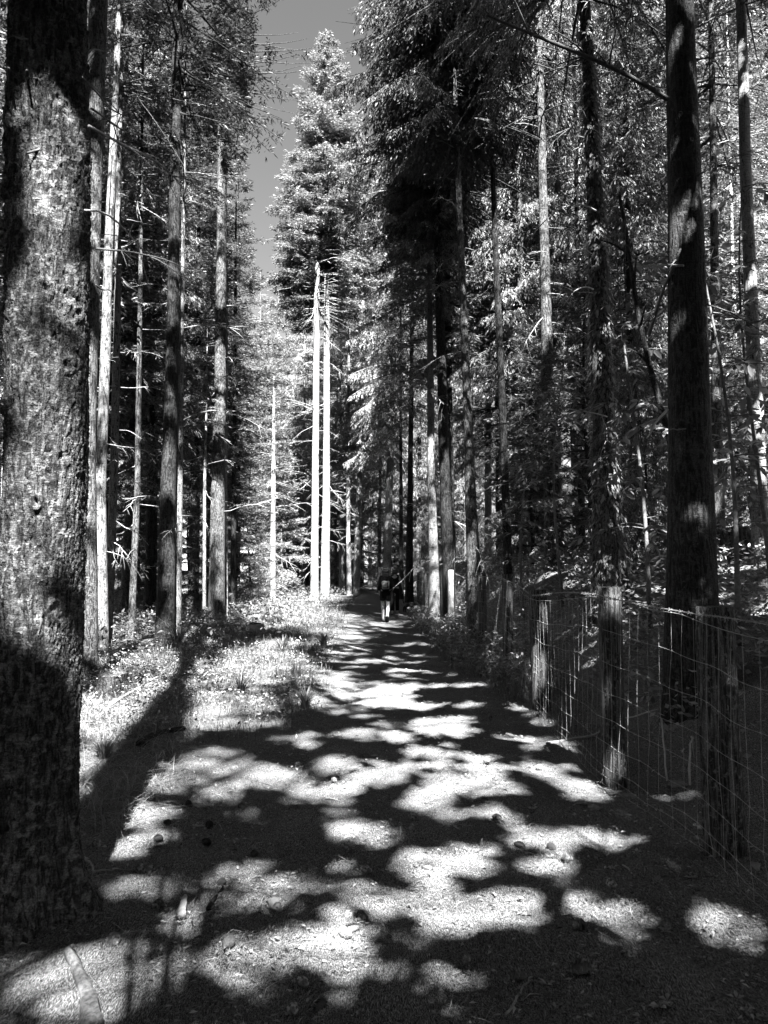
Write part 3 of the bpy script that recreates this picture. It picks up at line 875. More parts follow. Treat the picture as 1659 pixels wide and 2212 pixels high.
def fill_tree(kind, var, x, y, s, rz, label, group, name='conifer_tree'):
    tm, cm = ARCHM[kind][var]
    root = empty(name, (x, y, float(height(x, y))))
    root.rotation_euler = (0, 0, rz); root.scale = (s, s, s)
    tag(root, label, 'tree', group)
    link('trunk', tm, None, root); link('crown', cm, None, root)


PLACED = [np.array([0, 0])]
fr = np.random.default_rng(23)
TX = [(CAM + ray(t[1][0][0], t[1][0][1]) * (t[2] or ground(t[1][0][0], t[1][0][1])[1]))[:2] for t in T]
PLACED += [np.array(p) for p in TX]


def free(x, y, dmin):
    p = np.array([x, y])
    return all(np.hypot(*(p - q)) > dmin for q in PLACED)


def azpx(x, y):
    return CX + x / y * F


# single trees that close the view beside the sky gap: (px at base, distance, H, kind, var)
for (px, y, H, kind, var, lab) in [(512,40,25.5,'tall_b',1,'dark pointed conifer left of the sky gap behind the mottled trunk'),(446,37,27,'tall_a',0,'broad conifer whose crown fills the view between the two dark trunks'),
                                  (770,47,31,'tall_c',2,'pale drooping conifer right of the white pair'),(835,41,32,'tall_c',2,'tall pale weeping conifer beside the dark drooping crown'),
                                  (560,66,29,'tall_b',2,'sunlit conifer closing the foot of the sky gap'),(620,60,26.5,'tall_b',0,'low sunlit conifer left of the white pair'),(655,52,24,'tall_d',2,'bright weeping conifer just behind the white pair'),
                                  (800,60,27,'tall_d',2,'pale weeping conifer far above the walkers'),(738,50,29,'tall_b',2,'bright conifer merging with the right side of the tallest crown'),(725,58,24,'tall_b',2,'pale conifer between the white pair and the walkers'),(905,52,28,'tall_d',0,'weeping conifer far behind the bright smooth trunk'),
                                  (330,30,26,'tall_a',1,'dark crowned conifer behind the whiskery trunk'),(270,27,25,'tall_c',0,'weeping conifer behind the leaning white trunk'),(590,75,32,'tall_b',2,'farthest pale conifer at the foot of the sky gap')]:
    p = CAM + ray(px, 1250) * y
    fill_tree(kind, var, p[0], y, H / ARCH[kind][2], fr.uniform(0, 6.28), lab, None)
    PLACED.append(p[:2])

cnt = 0
tries = 0
while cnt < 175 and tries < 9000:
    tries += 1
    y = 24 + 82 * fr.random() ** 1.25
    x = fr.uniform(-.66, .66) * y
    a = azpx(x, y)
    if not free(x, y, 2.0 + y * .006): continue
    if -1.4 < x < 2.3 and y < 44: continue
    if y < 40 and abs(x - (-3.1 + (39 - y) * .158)) < 2.6: continue
    kind = fr.choice(['tall_a', 'tall_b', 'tall_c', 'tall_d', 'young_a', 'young_b'], p=[.2, .2, .2, .15, .15, .1])
    tall = kind.startswith('tall')
    if 440 < a < 740:
        if tall and y < 54: continue
        if y < 41 and 560 < a < 740: continue
        if 440 < a < 600 and y < 34: continue
    s = fr.uniform(.85, 1.12)
    if tall and 440 < a < 740: s = min(s, (1.6 + y * .38) / ARCH[kind][2])
    if s < .6: continue
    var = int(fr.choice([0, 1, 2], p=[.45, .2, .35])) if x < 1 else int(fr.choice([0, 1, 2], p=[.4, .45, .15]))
    zone = 'left' if x < -1 else ('right' if x > 2 else 'mid')
    if tall:
        lab = {'left': 'one of many slim conifers in the dense wood left of the path', 'mid': 'one of the far conifers closing the view past the walkers', 'right': 'one of many slim conifers in the dark wood beyond the fence'}[zone]
        grp = {'left': 'dense wood left of the path', 'mid': 'far conifers at the end of the path', 'right': 'dark wood beyond the fence'}[zone]
    else:
        lab = {'left': 'young conifer leafy to the ground among the trunks left of the path', 'mid': 'young leafy conifer at the end of the path', 'right': 'young conifer leafy to the ground among the trunks beyond the fence'}[zone]
        grp = 'young conifers under the tall trees, ' + zone
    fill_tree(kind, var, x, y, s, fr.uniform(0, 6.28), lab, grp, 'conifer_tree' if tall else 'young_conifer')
    PLACED.append(np.array([x, y])); cnt += 1

# the wood's far end: a thicket that is leafy to the ground
k = 0
while k < 105:
    y = fr.uniform(88, 150) if k < 70 else fr.uniform(50, 84); x = fr.uniform(-.6, .6) * y if k < 70 else fr.uniform(-9, 14)
    if not free(x, y, 2.6): continue
    kind = str(fr.choice(['young_a', 'young_b', 'tall_d'], p=[.5, .3, .2]))
    s = fr.uniform(1.0, 1.6) if kind != 'tall_d' else .9
    fill_tree(kind, int(fr.choice([0, 1])), x, y, s, fr.uniform(0, 6.28), 'leafy conifer in the far thicket that closes the view between the trunks', 'thicket at the far end of the wood', 'thicket_conifer')
    PLACED.append(np.array([x, y])); k += 1

# nearer filling behind the fence and on the left
for (px, y, s, kind, var, side) in [(1130,24,1,'tall_d',0,'r'),(1225,26,1,'tall_c',2,'r'),(1380,19,.95,'tall_d',1,'r'),(1440,25,1,'tall_c',0,'r'),(1520,22,1,'tall_b',2,'r'),(1640,24,1,'tall_d',0,'r'),(1340,27,1,'tall_b',0,'r'),
                                (1160,30,1,'tall_a',1,'r'),(1590,28,1,'tall_a',0,'r'),(1080,27,1,'tall_b',1,'r'),(1280,16,.8,'young_a',1,'r'),(1400,13.5,.7,'young_b',1,'r'),(1150,20,.8,'young_a',1,'r'),(1630,17,.8,'young_a',1,'r'),(1110,24,.7,'young_b',0,'r'),
                                (150,22,1,'tall_a',0,'l'),(60,18,1,'tall_b',0,'l'),(10,24,1,'tall_c',2,'l'),(320,25,.9,'tall_d',1,'l'),(420,29,.95,'tall_b',1,'l'),(230,21,.9,'tall_b',1,'l'),(-60,16,.9,'tall_a',0,'l'),(410,24,.6,'young_a',1,'l'),(540,31,.8,'young_a',0,'l'),(610,37,.9,'young_a',2,'l'),(330,33,.9,'young_a',1,'l')]:
    p = CAM + ray(px, 1250) * y
    tall = kind.startswith('tall')
    lab = {('r', True): 'slim conifer close behind the front row on the fenced bank', ('l', True): 'slim conifer close behind the front row of trunks on the left',
           ('r', False): 'bushy young conifer in the shade of the fenced bank', ('l', False): 'bushy young conifer between the trunks on the left'}[(side, tall)]
    fill_tree(kind, var, p[0], y, s, fr.uniform(0, 6.28), lab, lab.replace('slim conifer', 'slim conifers').replace('bushy young conifer', 'bushy young conifers'), 'conifer_tree' if tall else 'young_conifer')

# unseen wood behind and beside the camera, added to block low sky light
br_ = np.random.default_rng(91)
k = 0
while k < 105:
    x = br_.uniform(-52, 52); y = br_.uniform(-54, 14)
    if y > -19 and abs(x) < 11: continue
    if y > 0 and abs(x) < 12 + .3 * y: continue
    if y > -14 and 0 < x < 24: continue
    if not free(x, y, 3.0): continue
    kind = str(br_.choice(['tall_a', 'tall_b', 'tall_c', 'tall_d']))
    fill_tree(kind, int(br_.integers(2)), x, y, br_.uniform(.9, 1.1), br_.uniform(0, 6.28), 'unseen tall conifer around and behind the camera, added to block sky light', 'unseen wood added to block low sky light')
    PLACED.append(np.array([x, y])); k += 1
# ------------------------------------------------------------------ ground
def ground_sheet():
    def axis_vals(lo, hi, step, ext, n):
        core = np.arange(lo, hi, step)
        gq = np.geomspace(step, ext, n)
        return np.unique(np.r_[lo - np.cumsum(gq * 0 + 0)[:0], lo - gq, core, hi + gq])
    xs = axis_vals(-7, 7, .06, 320, 60); ys = axis_vals(1.5, 26, .06, 420, 60)
    X, Y = np.meshgrid(xs, ys, indexing='ij')
    Z = height(X, Y)
    r = np.random.default_rng(2)
    for k_ in range(26):
        f_ = r.uniform(4, 22); a_ = r.uniform(0, 6.28)
        Z += (.03 / f_) * np.sin(f_ * (X * math.cos(a_) + Y * math.sin(a_)) + r.uniform(0, 6.28) + 1.5 * np.sin(.8 * X + .6 * Y + k_)) * ((np.abs(X) < 7) & (Y > 1.5) & (Y < 26))
    Z += .006 * r.normal(0, 1, Z.shape) * ((X > -7) & (X < 7) & (Y > 1.5) & (Y < 26))
    V = np.stack([X, Y, Z], -1).reshape(-1, 3)
    n = len(ys)
    i, j = np.meshgrid(np.arange(len(xs) - 1), np.arange(n - 1), indexing='ij')
    a = i * n + j
    Q = np.stack([a, a + n, a + n + 1, a + 1], -1).reshape(-1, 4)
    o = link('ground', np_mesh('ground', V, [Q], True), M['ground'])
    setting(o)
    o['label'] = 'needle covered forest floor with a trodden path'


ground_sheet()


def litter(n, ylo, yhi, L, W, name, mat, label, cat, xlim=None, zh=.012):
    r = np.random.default_rng(31 + n % 97)
    y = ylo * (yhi / ylo) ** r.random(n)
    x = r.uniform(-.56, .56, n) * y
    if xlim: x = np.clip(x, *xlim)
    z = height(x, y) + r.uniform(.002, zh, n)
    a = r.uniform(0, 6.28, n); l = L * r.uniform(.5, 1.5, n) * (1 + .05 * y); w = W * (1 + .10 * y)
    d = np.stack([np.cos(a), np.sin(a), r.normal(0, .18, n)], -1)
    s_ = np.stack([-np.sin(a), np.cos(a), r.normal(0, .3, n)], -1)
    P = np.stack([x, y, z], -1)
    bend = np.stack([r.normal(0, .12, n), r.normal(0, .12, n), r.uniform(0, .2, n)], -1) * l[:, None]
    V = np.stack([P - d * l[:, None] / 2, P + bend + s_ * w[:, None] / 2, P + d * l[:, None] / 2, P + bend - s_ * w[:, None] / 2], 1).reshape(-1, 3)
    o = link(name, kites(V, name), mat); tag(o, label, cat, None, 'stuff')


litter(230000, 2.2, 16, .02, .0012, 'needle_litter', M['litter'], 'fallen brown conifer needles covering the path', 'needles')


litter(9000, 2.2, 16, .022, .009, 'bark_crumbs', M['chips'], 'crumbs of bark, cone scales and leaf scraps strewn over the path', 'crumbs', None, .02)
litter(1500, 2.3, 18, .08, .0022, 'twig_litter', M['chips'], 'fine broken twigs strewn over the path', 'twigs', None, .025)


def tufts(name, mat, label, pts, n_blade, h, w, lean, kind='stuff'):
    """grass blades: three-segment tapering strips; pts (K,2) blade roots"""
    r = np.random.default_rng(len(pts) + 7)
    n = len(pts)
    x, y = pts[:, 0], pts[:, 1]
    z = height(x, y) - .005
    a = r.uniform(0, 6.28, n)
    hh = h * r.uniform(.4, 1.3, n); ww = w * (1 + .05 * y) * r.uniform(.7, 1.3, n)
    le = lean * r.uniform(.2, 1.6, n)
    d = np.stack([np.cos(a), np.sin(a), np.zeros(n)], -1); s_ = np.stack([-np.sin(a), np.cos(a), np.zeros(n)], -1)
    B = np.stack([x, y, z], -1); up = np.array([0, 0, 1.0])
    rows = []
    for t, k in ((0, 1), (.4, .85), (.75, .55), (1, .08)):
        c = B + up * (hh * (t - .35 * le * t * t))[:, None] + d * (hh * le * t * t)[:, None]
        rows += [c - s_ * (ww * k / 2)[:, None], c + s_ * (ww * k / 2)[:, None]]
    V = np.stack(rows, 1).reshape(-1, 3)
    base = np.arange(n)[:, None] * 8
    Q = np.vstack([base + np.array([[0, 1, 3, 2]]), base + np.array([[2, 3, 5, 4]]), base + np.array([[4, 5, 7, 6]])])
    o = link(name, np_mesh(name, V, [Q]), mat); tag(o, label, 'grass', None, kind)


def scatter(n, dens_fn, x0, x1, y0, y1, seed):
    r = np.random.default_rng(seed)
    out = []
    k = 0
    while k < n:
        x = r.uniform(x0, x1, 20000); y = y0 * (y1 / y0) ** r.random(20000)
        cl = .5 + .5 * np.sin(2.9 * x + 1.3 * y) * np.sin(2.1 * y - 1.7 * x) + .35 * np.sin(7 * x + 3) * np.sin(5 * y)
        m = r.random(20000) < dens_fn(x, y) * np.clip(cl, .05, 1)
        out.append(np.stack([x[m], y[m]], -1)); k += m.sum()
    return np.vstack(out)[:n]


def verge_left(x, y):
    return smooth(-.55, -1.3, x + .03 * (y - 9)) * smooth(6.5, 9.5, y) * smooth(-9, -6, x)


def verge_right(x, y):
    edge = np.interp(y, [4, 8, 12, 20, 26], [1.9, 1.5, 1.0, .75, .8])
    return smooth(edge, edge + .35, x) * smooth(2.6, 2.2, x) * smooth(7, 11, y)


tufts('verge_grass', M['grass'], 'tufted grass on the bank left of the path', scatter(76000, verge_left, -8, -.4, 6.5, 40, 1), 1, .17, .0036, 1.1)
tufts('fence_grass', M['grass'], 'grass growing along the foot of the fence', scatter(12000, verge_right, .6, 2.7, 6, 30, 2), 1, .22, .0045, .8)
tufts('dry_straw', M['straw'], 'tangle of dry pale straw beside the big trunk',
      scatter(14000, lambda x, y: smooth(-1.35, -1.75, x + .13 * (y - 4.4)) * smooth(4.2, 5, y) * smooth(-6, -4.5, x), -6, -1.2, 4.2, 13, 3), 1, .17, .004, 1.8)

# low leafy growth on the fenced bank and in the wood: nobody could count it
def leaf_carpet(n, fn, box, seed, name, label, h, L, W, mat):
    p = scatter(n, fn, *box, seed)
    r = np.random.default_rng(seed)
    n = len(p)
    z = height(p[:, 0], p[:, 1]) + h * r.random(n) ** .8
    P = np.stack([p[:, 0], p[:, 1], z], -1)
    d = norm(r.normal(0, 1, (n, 3)) * np.array([1, 1, .5])); nr = norm(np.array([0, 0, 1.0]) + r.normal(0, .5, (n, 3)))
    w = norm(np.cross(d, nr)); l = L * r.uniform(.5, 1.4, n) * (1 + .02 * p[:, 1]); ww = W * r.uniform(.6, 1.3, n) * (1 + .02 * p[:, 1])
    mid = P + d * (l * .45)[:, None]
    V = np.stack([P, mid + w * ww[:, None] / 2, P + d * l[:, None], mid - w * ww[:, None] / 2], 1).reshape(-1, 3)
    o = link(name, kites(V, name), mat); tag(o, label, 'undergrowth', None, 'stuff')


leaf_carpet(60000, lambda x, y: smooth(2.2, 2.8, x) * smooth(5, 8, y), (2.1, 14, 5, 36), 5, 'bank_undergrowth', 'low leafy undergrowth on the dark bank behind the fence', .4, .07, .035, M['leaf'])
leaf_carpet(30000, lambda x, y: smooth(-1.5, -4, x) * smooth(13, 18, y), (-22, -1.5, 13, 50), 6, 'wood_undergrowth', 'low leafy undergrowth among the trunks on the left', .5, .09, .04, M['fern'])
leaf_carpet(9000, lambda x, y: verge_right(x, y) * smooth(8, 12, y), (.7, 2.6, 8, 26), 7, 'fence_undergrowth', 'leafy weeds growing through the wire fence', .34, .06, .03, M['leaf'])
leaf_carpet(16000, lambda x, y: verge_left(x, y), (-8, -.5, 7, 34), 9, 'verge_weeds', 'low mixed weeds and dead leaves among the grass left of the path', .14, .04, .02, M['chips'])
leaf_carpet(7000, lambda x, y: smooth(-1.6, -2.3, x) * smooth(6, 8, y) * smooth(15, 12, y), (-5, -1.5, 6, 15), 8, 'bank_weeds', 'small leafy weeds on the sunny bank beside the big trunk', .3, .035, .018, M['leaf'])

# ------------------------------------------------------------------ fence
def fence():
    root = empty('wire_fence', (1.9, 4.2, 0))
    tag(root, 'stock fence of barbed strand, square wire mesh and round wooden posts along the path', 'fence')
    O = np.array([1.9, 4.2, 0.0])
    r = np.random.default_rng(9)
    # post: px, base py, top py, width px, weathered
    posts = [(1565,1850,1310,76,'dark'),(1328,1700,1268,52,'mid'),(1170,1535,1274,38,'dark'),(1098,1458,1240,21,'mid'),(1043,1395,1238,18,'mid'),(1016,1370,1236,16,'mid'),(974,1350,1231,13,'pale'),(959,1340,1228,11,'pale'),(924,1318,1238,12,'dark'),(906,1312,1236,10,'mid')]
    line = []
    for (px, by, ty, w, tone) in posts:
        b = ground(px, by)
        top = at(px, ty, b[1])
        R = w / 2 / F * b[1]
        H = top[2] - b[2]
        K = 9
        s = np.linspace(0, 1, K)
        P = np.stack([np.zeros(K), np.zeros(K), -.1 + (H + .1) * s], -1)
        P[:, 0] += r.normal(0, .012) * s
        ph = r.random(4) * 6

        def fn(i, th, ph=ph):
            return 1 + .05 * np.sin(2 * th + ph[0]) + .03 * np.sin(5 * th + ph[1] + .4 * i) + .02 * np.sin(9 * th + ph[2])
        Rr = R * np.where(s > .99, .93, 1.0) * (1 + .05 * (1 - s))
        bag = Bag().tube(P, Rr, 18, True, fn)
        o = link('post', bag.mesh('post', False), {'dark': M['post_dark'], 'mid': M['wood'], 'pale': M['sawn']}[tone], root, b - O)
        for zz in ((H - .07), (H - .3), (H - .55)) if b[1] < 10 else ():
            st = Bag(); t = np.linspace(0, math.pi, 7)
            st.tube(np.stack([.0 * t, -R * 1.02 - .006 * np.sin(t), zz + .012 * np.cos(t)], -1), np.full(7, .0022), 5)
            link('staple', st.mesh('staple'), M['wire'], o)
        line.append((b[0] - R - .004, b[1], b[2], H))
    line = np.array(line)
    # carry the run on past the camera side and away into the wood
    first = np.array([1.78, 2.4, float(height(1.78, 2.4)), line[0, 3]])
    order = np.argsort(line[:, 1]); line = line[order]
    L = np.vstack([first, line])
    ys = np.arange(2.4, L[-1, 1], .12)
    xf = lambda y: np.interp(y, L[:, 1], L[:, 0])
    hf = lambda y: np.interp(y, L[:, 1], L[:, 3])
    rows = [(0, .02), (0, .08), (0, .15), (0, .27), (0, .40), (0, .54), (0, .70), (0, .87), (0, 1.05)]
    mesh = Bag()
    Yw = np.arange(2.4, L[-1, 1], .07)
    knots = []
    rowpts = []
    for k, (off, zz) in enumerate(rows):
        f = zz / 1.05
        def pt(y, k=k, off=off, f=f, zz=zz):
            x = xf(y) + off + .006 * np.sin(11 * y + k) + .02 * np.sin(.9 * y + k * .3)
            top = hf(y) - .09
            z = height(xf(y) - .1, y) + (zz if k < 3 else .14 + (top - .14) * (zz - .14) / .91) + .006 * np.sin(8 * y + 2 * k)
            return np.stack([x, y, z], -1)
        P = pt(Yw) - O
        mesh.tube(P, np.full(len(P), .0015 if k < 8 else .0019), 4, False)
        rowpts.append(pt)
    y = 2.5
    while y < L[-1, 1]:
        Z = np.array([rp(np.array([y]))[0] for rp in rowpts]) - O
        Z[:, 1] += r.normal(0, .008, len(Z))
        mesh.tube(Z, np.full(len(Z), .0012), 4, False)
        for q in Z[1:]:
            t = np.array([[0, -.009, 0], [0, 0, 0], [0, .009, 0]]) + q
            mesh.tube(t, np.array([.003, .0055, .003]), 5)
        y += .15
    link('wire_mesh', mesh.mesh('wire_mesh'), M['wire'], root)
    # barbed strand on top: two twisted wires and barbs
    barb = Bag()
    Yt = np.arange(2.4, L[-1, 1], .025)
    cx = xf(Yt) + .01 * np.sin(.8 * Yt); cz = height(xf(Yt), Yt) * 0 + np.interp(Yt, L[:, 1], L[:, 2] + L[:, 3]) - .05 + .012 * np.sin(2.1 * Yt)
    for ph in (0, math.pi):
        P = np.stack([cx + .0035 * np.cos(Yt * 70 + ph), Yt, cz + .0035 * np.sin(Yt * 70 + ph)], -1) - O
        barb.tube(P, np.full(len(P), .0018), 4, False)
    y = 2.6
    while y < min(14, L[-1, 1]):
        i = int((y - 2.4) / .025)
        c = np.array([cx[i], Yt[i], cz[i]]) - O
        for a in (.4, 2.0):
            dv = np.array([math.cos(a), .2, math.sin(a)]) * .016
            barb.tube(np.stack([c - dv, c, c + dv]), np.array([.0008, .002, .0008]), 4, False)
        y += .11
    link('barbed_strand', barb.mesh('barbed_strand'), M['wire'], root)


fence()

# ------------------------------------------------------------------ people
def skin_obj(name, mat, parent, verts, edges, radii, sub=2, root=0):
    me = bpy.data.meshes.new(name)
    me.from_pydata([tuple(v) for v in verts], edges, [])
    o = link(name, me, mat, parent)
    md = o.modifiers.new('skin', 'SKIN'); md.use_smooth_shade = True
    for i, r in enumerate(radii):
        sv = me.skin_vertices[0].data[i]
        sv.radius = (r, r) if not isinstance(r, tuple) else r
        sv.use_root = (i == root)
    sd = o.modifiers.new('sub', 'SUBSURF'); sd.levels = sub; sd.render_levels = sub
    return o


def person(loc, rz, scale, label, pose, long_trousers, sleeves, hair_len):
    """figure seen walking away (+Y is forward); joints in metres for a 1.68 m woman"""
    root = empty('person', loc); root.rotation_euler = (0, 0, rz); root.scale = (scale,) * 3
    tag(root, label, 'person')
    V, E, R = [], [], []

    def add(p, r, par=None):
        V.append(p); R.append(r)
        if par is not None: E.append((par, len(V) - 1))
        return len(V) - 1
    pel = add((0, 0, .93), (.145, .105))
    waist = add((0, .0, 1.08), (.118, .085), pel)
    chest = add((0, .015, 1.26), (.135, .095), waist)
    sh = add((0, .0, 1.37), (.11, .075), chest)
    neck = add((0, .01, 1.45), .048, sh)
    jaw = add((0, .02, 1.51), .068, neck)
    head = add((0, .015, 1.585), (.082, .098), jaw)
    crown = add((0, .0, 1.65), .055, head)
    J = {}
    for sd, key in ((-1, 'l'), (1, 'r')):
        k = pose[key]
        sj = add((sd * .155, 0, 1.365), .052, sh)
        el = add(k['elbow'], .037, sj)
        ml = add(tuple((np.array(k['elbow']) + np.array(k['wrist'])) / 2 + np.array([sd * .006, 0, .02])), .036, el)
        wr = add(k['wrist'], .025, ml)
        w = np.array(k['wrist']); hd = np.array(k.get('hand', (0, .02, -1.0))); hd = hd / np.linalg.norm(hd)
        pa = add(tuple(w + hd * .05), (.02, .034), wr)
        for fi, (off, ln) in enumerate(((-.026, .062), (-.009, .075), (.009, .08), (.026, .07))):
            c = w + hd * .085 + np.array([0, off, 0])
            f1 = add(tuple(c), .0085, pa)
            f2 = add(tuple(c + hd * ln * .5 + np.array([-sd * .006, 0, 0])), .0078, f1)
            add(tuple(c + hd * ln + np.array([-sd * .02, 0, .004])), .006, f2)
        t1 = add(tuple(w + hd * .04 + np.array([0, .036, 0])), .011, pa)
        add(tuple(w + hd * .085 + np.array([-sd * .012, .055, 0])), .008, t1)
        hj = add((sd * .085, 0, .86), .088, pel)
        kn = add(k['knee'], .054, hj)
        mid = add(tuple(np.array(k['knee']) * .62 + np.array(k['ankle']) * .38 + np.array([0, -.018, 0])), .053, kn)
        an = add(k['ankle'], .034, mid)
        fd = np.array(k['foot'])
        hl = add(tuple(np.array(k['ankle']) + np.array(k['heel'])), .034, an)
        ba = add(tuple(np.array(k['ankle']) + fd), (.04, .026), an)
        J[key] = (kn, an)
        k['_ank'] = k['ankle']
    skin_obj('body', M['skin'], root, V, E, R)
    # clothing shells
    tv = [(0, 0, .95), (0, 0, 1.06), (0, .015, 1.26), (0, 0, 1.375), (0, .005, 1.43), (-.15, 0, 1.368), (.15, 0, 1.368)]
    te = [(0, 1), (1, 2), (2, 3), (3, 4), (3, 5), (3, 6)]
    tr = [(.165, .13), (.145, .11), (.152, .112), (.125, .09), (.062, .06), .064, .064]
    if sleeves:
        for idx, key in ((5, 'l'), (6, 'r')):
            tv.append(pose[key]['elbow']); te.append((idx, len(tv) - 1)); tr.append(.052)
            e = len(tv) - 1
            w = np.array(pose[key]['wrist']); el = np.array(pose[key]['elbow'])
            tv.append(tuple(el + (w - el) * .85)); te.append((e, len(tv) - 1)); tr.append(.042)
    skin_obj('top', M['black_cloth'], root, tv, te, tr)
    bv = [(0, 0, 1.0), (0, 0, .92)]; be = [(0, 1)]; br = [(.145, .11), (.165, .125)]
    for sd, key in ((-1, 'l'), (1, 'r')):
        k = pose[key]
        bv.append((sd * .088, 0, .84)); be.append((1, len(bv) - 1)); br.append(.106)
        h = len(bv) - 1
        hip = np.array((sd * .088, 0, .84)); kn = np.array(k['knee']); an = np.array(k['ankle'])
        if long_trousers:
            bv.append(tuple(kn)); be.append((h, len(bv) - 1)); br.append(.078)
            bv.append(tuple(kn * .35 + an * .65)); be.append((len(bv) - 2, len(bv) - 1)); br.append(.074)
            bv.append(tuple(an + np.array([0, 0, .01]))); be.append((len(bv) - 2, len(bv) - 1)); br.append(.072)
        else:
            bv.append(tuple(hip + (kn - hip) * .6)); be.append((h, len(bv) - 1)); br.append(.108)
    skin_obj('trousers' if long_trousers else 'shorts', M['black_cloth'], root, bv, be, br)
    for key in 'lr':
        k = pose[key]
        a = np.array(k['ankle']); hl = a + np.array(k['heel']); ba = a + np.array(k['foot']); toe = ba + (ba - hl) * .35
        nrm = norm(np.cross(np.array([1.0, 0, 0]), ba - hl))
        sh_ = skin_obj('shoe', M['shoe'], root, [tuple(a + np.array(k['heel']) * .4), tuple(hl), tuple((hl + ba) / 2), tuple(ba), tuple(toe)], [(0, 1), (1, 2), (2, 3), (3, 4)],
                       [.04, .043, .042, (.046, .034), (.034, .022)], 2, 1)
        sb = Bag(); down = -nrm if nrm[2] > 0 or True else nrm
        # sole: a flat rubber slab under the shoe
        ax = norm(toe - hl); sd_ = np.array([1.0, 0, 0]); dn = np.cross(ax, sd_); dn = dn / np.linalg.norm(dn)
        if np.dot(dn, hl - a) < 0: dn = -dn
        L_ = np.linalg.norm(toe - hl) + .07
        u = np.linspace(0, 1, 9); wdt = .036 + .012 * np.sin(u * 3.1 * 1.1) + .006 * u; wdt[0] *= .6; wdt[-1] *= .5
        ctr = hl - ax * .035 + dn * .028
        Vt = []
        for q, wd in zip(u, wdt):
            c = ctr + ax * L_ * q
            for sx, dz in ((-1, 0), (1, 0), (1, .02), (-1, .02)):
                Vt.append(c + sd_ * sx * wd + dn * dz)
        Q = []
        for i in range(8):
            for j in range(4):
                Q.append((i * 4 + j, i * 4 + (j + 1) % 4, i * 4 + 4 + (j + 1) % 4, i * 4 + 4 + j))
        Q += [(0, 1, 2, 3), (32, 33, 34, 35)]
        sb.add(np.array(Vt), np.array(Q)); link('sole', sb.mesh('sole', False), M['black_cloth'], sh_)
    # hair: cap and lengths
    hv = [(0, -.005, 1.63), (0, -.035, 1.58), (0, -.06, 1.50), (0, -.065, 1.50 - hair_len * .5), (0, -.07, 1.50 - hair_len), (-.06, -.02, 1.53), (.06, -.02, 1.53), (-.075, -.03, 1.46 - hair_len * .4), (.075, -.03, 1.46 - hair_len * .4)]
    he = [(0, 1), (1, 2), (2, 3), (3, 4), (1, 5), (1, 6), (5, 7), (6, 8)]
    hr = [(.098, .108), (.122, .115), (.11, .075), (.1, .05), (.06, .02), .06, .06, .04, .04]
    skin_obj('hair', M['hair'], root, hv, he, hr, 2, 1)
    # face
    fb = Bag()
    for sx in (-1, 1):
        s = np.linspace(0, 1, 5)
        fb.tube(np.array([[sx * .03 - .008, .105, 1.585], [sx * .03, .11, 1.585], [sx * .03 + .008, .105, 1.585]]), np.array([.004, .007, .004]), 6)
    fb.tube(np.array([[-.02, .1, 1.53], [0, .107, 1.529], [.02, .1, 1.53]]), np.array([.003, .006, .003]), 6)
    link('face_features', fb.mesh('face_features'), M['black_cloth'], root)
    nb_ = Bag().tube(np.array([[0, .1, 1.59], [0, .118, 1.56], [0, .126, 1.548], [0, .105, 1.54]]), np.array([.007, .011, .013, .009]), 8)
    link('nose', nb_.mesh('nose'), M['skin'], root)
    for sx in (-1, 1):
        eb = Bag().tube(np.array([[sx * .083, .0, 1.60], [sx * .09, -.008, 1.585], [sx * .087, -.004, 1.565], [sx * .082, .004, 1.55]]), np.array([.008, .014, .012, .006]), 8)
        link('ear', eb.mesh('ear'), M['skin'], root)
    return root


pl = ground(833, 1343); pr_ = ground(853, 1327)
pose_l = {'l': dict(elbow=(-.215, -.04, 1.12), wrist=(-.2, .09, .92), hand=(.05, .3, -1), knee=(-.085, .06, .48), ankle=(-.075, .02, .085), heel=(0, -.05, -.04), foot=(0, .1, -.055)),
          'r': dict(elbow=(.21, .0, 1.11), wrist=(.16, .13, 1.0), hand=(-.3, .6, -.5), knee=(.07, .02, .47), ankle=(.05, -.22, .16), heel=(0, -.055, .015), foot=(0, .02, -.11))}
pose_r = {'l': dict(elbow=(-.22, .03, 1.12), wrist=(-.2, .16, .93), hand=(0, .4, -1), knee=(-.085, .03, .48), ankle=(-.1, -.08, .085), heel=(0, -.05, -.04), foot=(0, .1, -.055)),
          'r': dict(elbow=(.255, -.03, 1.12), wrist=(.3, .07, .90), hand=(.02, .1, -1), knee=(.09, .05, .48), ankle=(.1, .1, .085), heel=(0, -.05, -.04), foot=(0, .1, -.055))}
p1 = person(pl, .0, 1.0, 'woman in black top and shorts walking away, pale backpack, one heel lifted', pose_l, False, True, .16)
p2 = person(pr_, .05, 1.0, 'woman in sleeveless black outfit with long trousers, bare right arm, walking away', pose_r, True, False, .04)

bp_ = empty('backpack', tuple(pl)); tag(bp_, 'dark backpack with a square pale rear panel worn by the woman in shorts', 'backpack')


def rbox(cx, cy, cz, sx, sy, sz, bev, name, mat, parent):
    bm = bmesh.new(); bmesh.ops.create_cube(bm, size=1)
    for v in bm.verts: v.co = Vector((cx + v.co.x * sx, cy + v.co.y * sy, cz + v.co.z * sz))
    bmesh.ops.bevel(bm, geom=list(bm.edges), offset=bev, segments=3, affect='EDGES')
    me = bpy.data.meshes.new(name); bm.to_mesh(me); bm.free()
    for p in me.polygons: p.use_smooth = True
    return link(name, me, mat, parent)


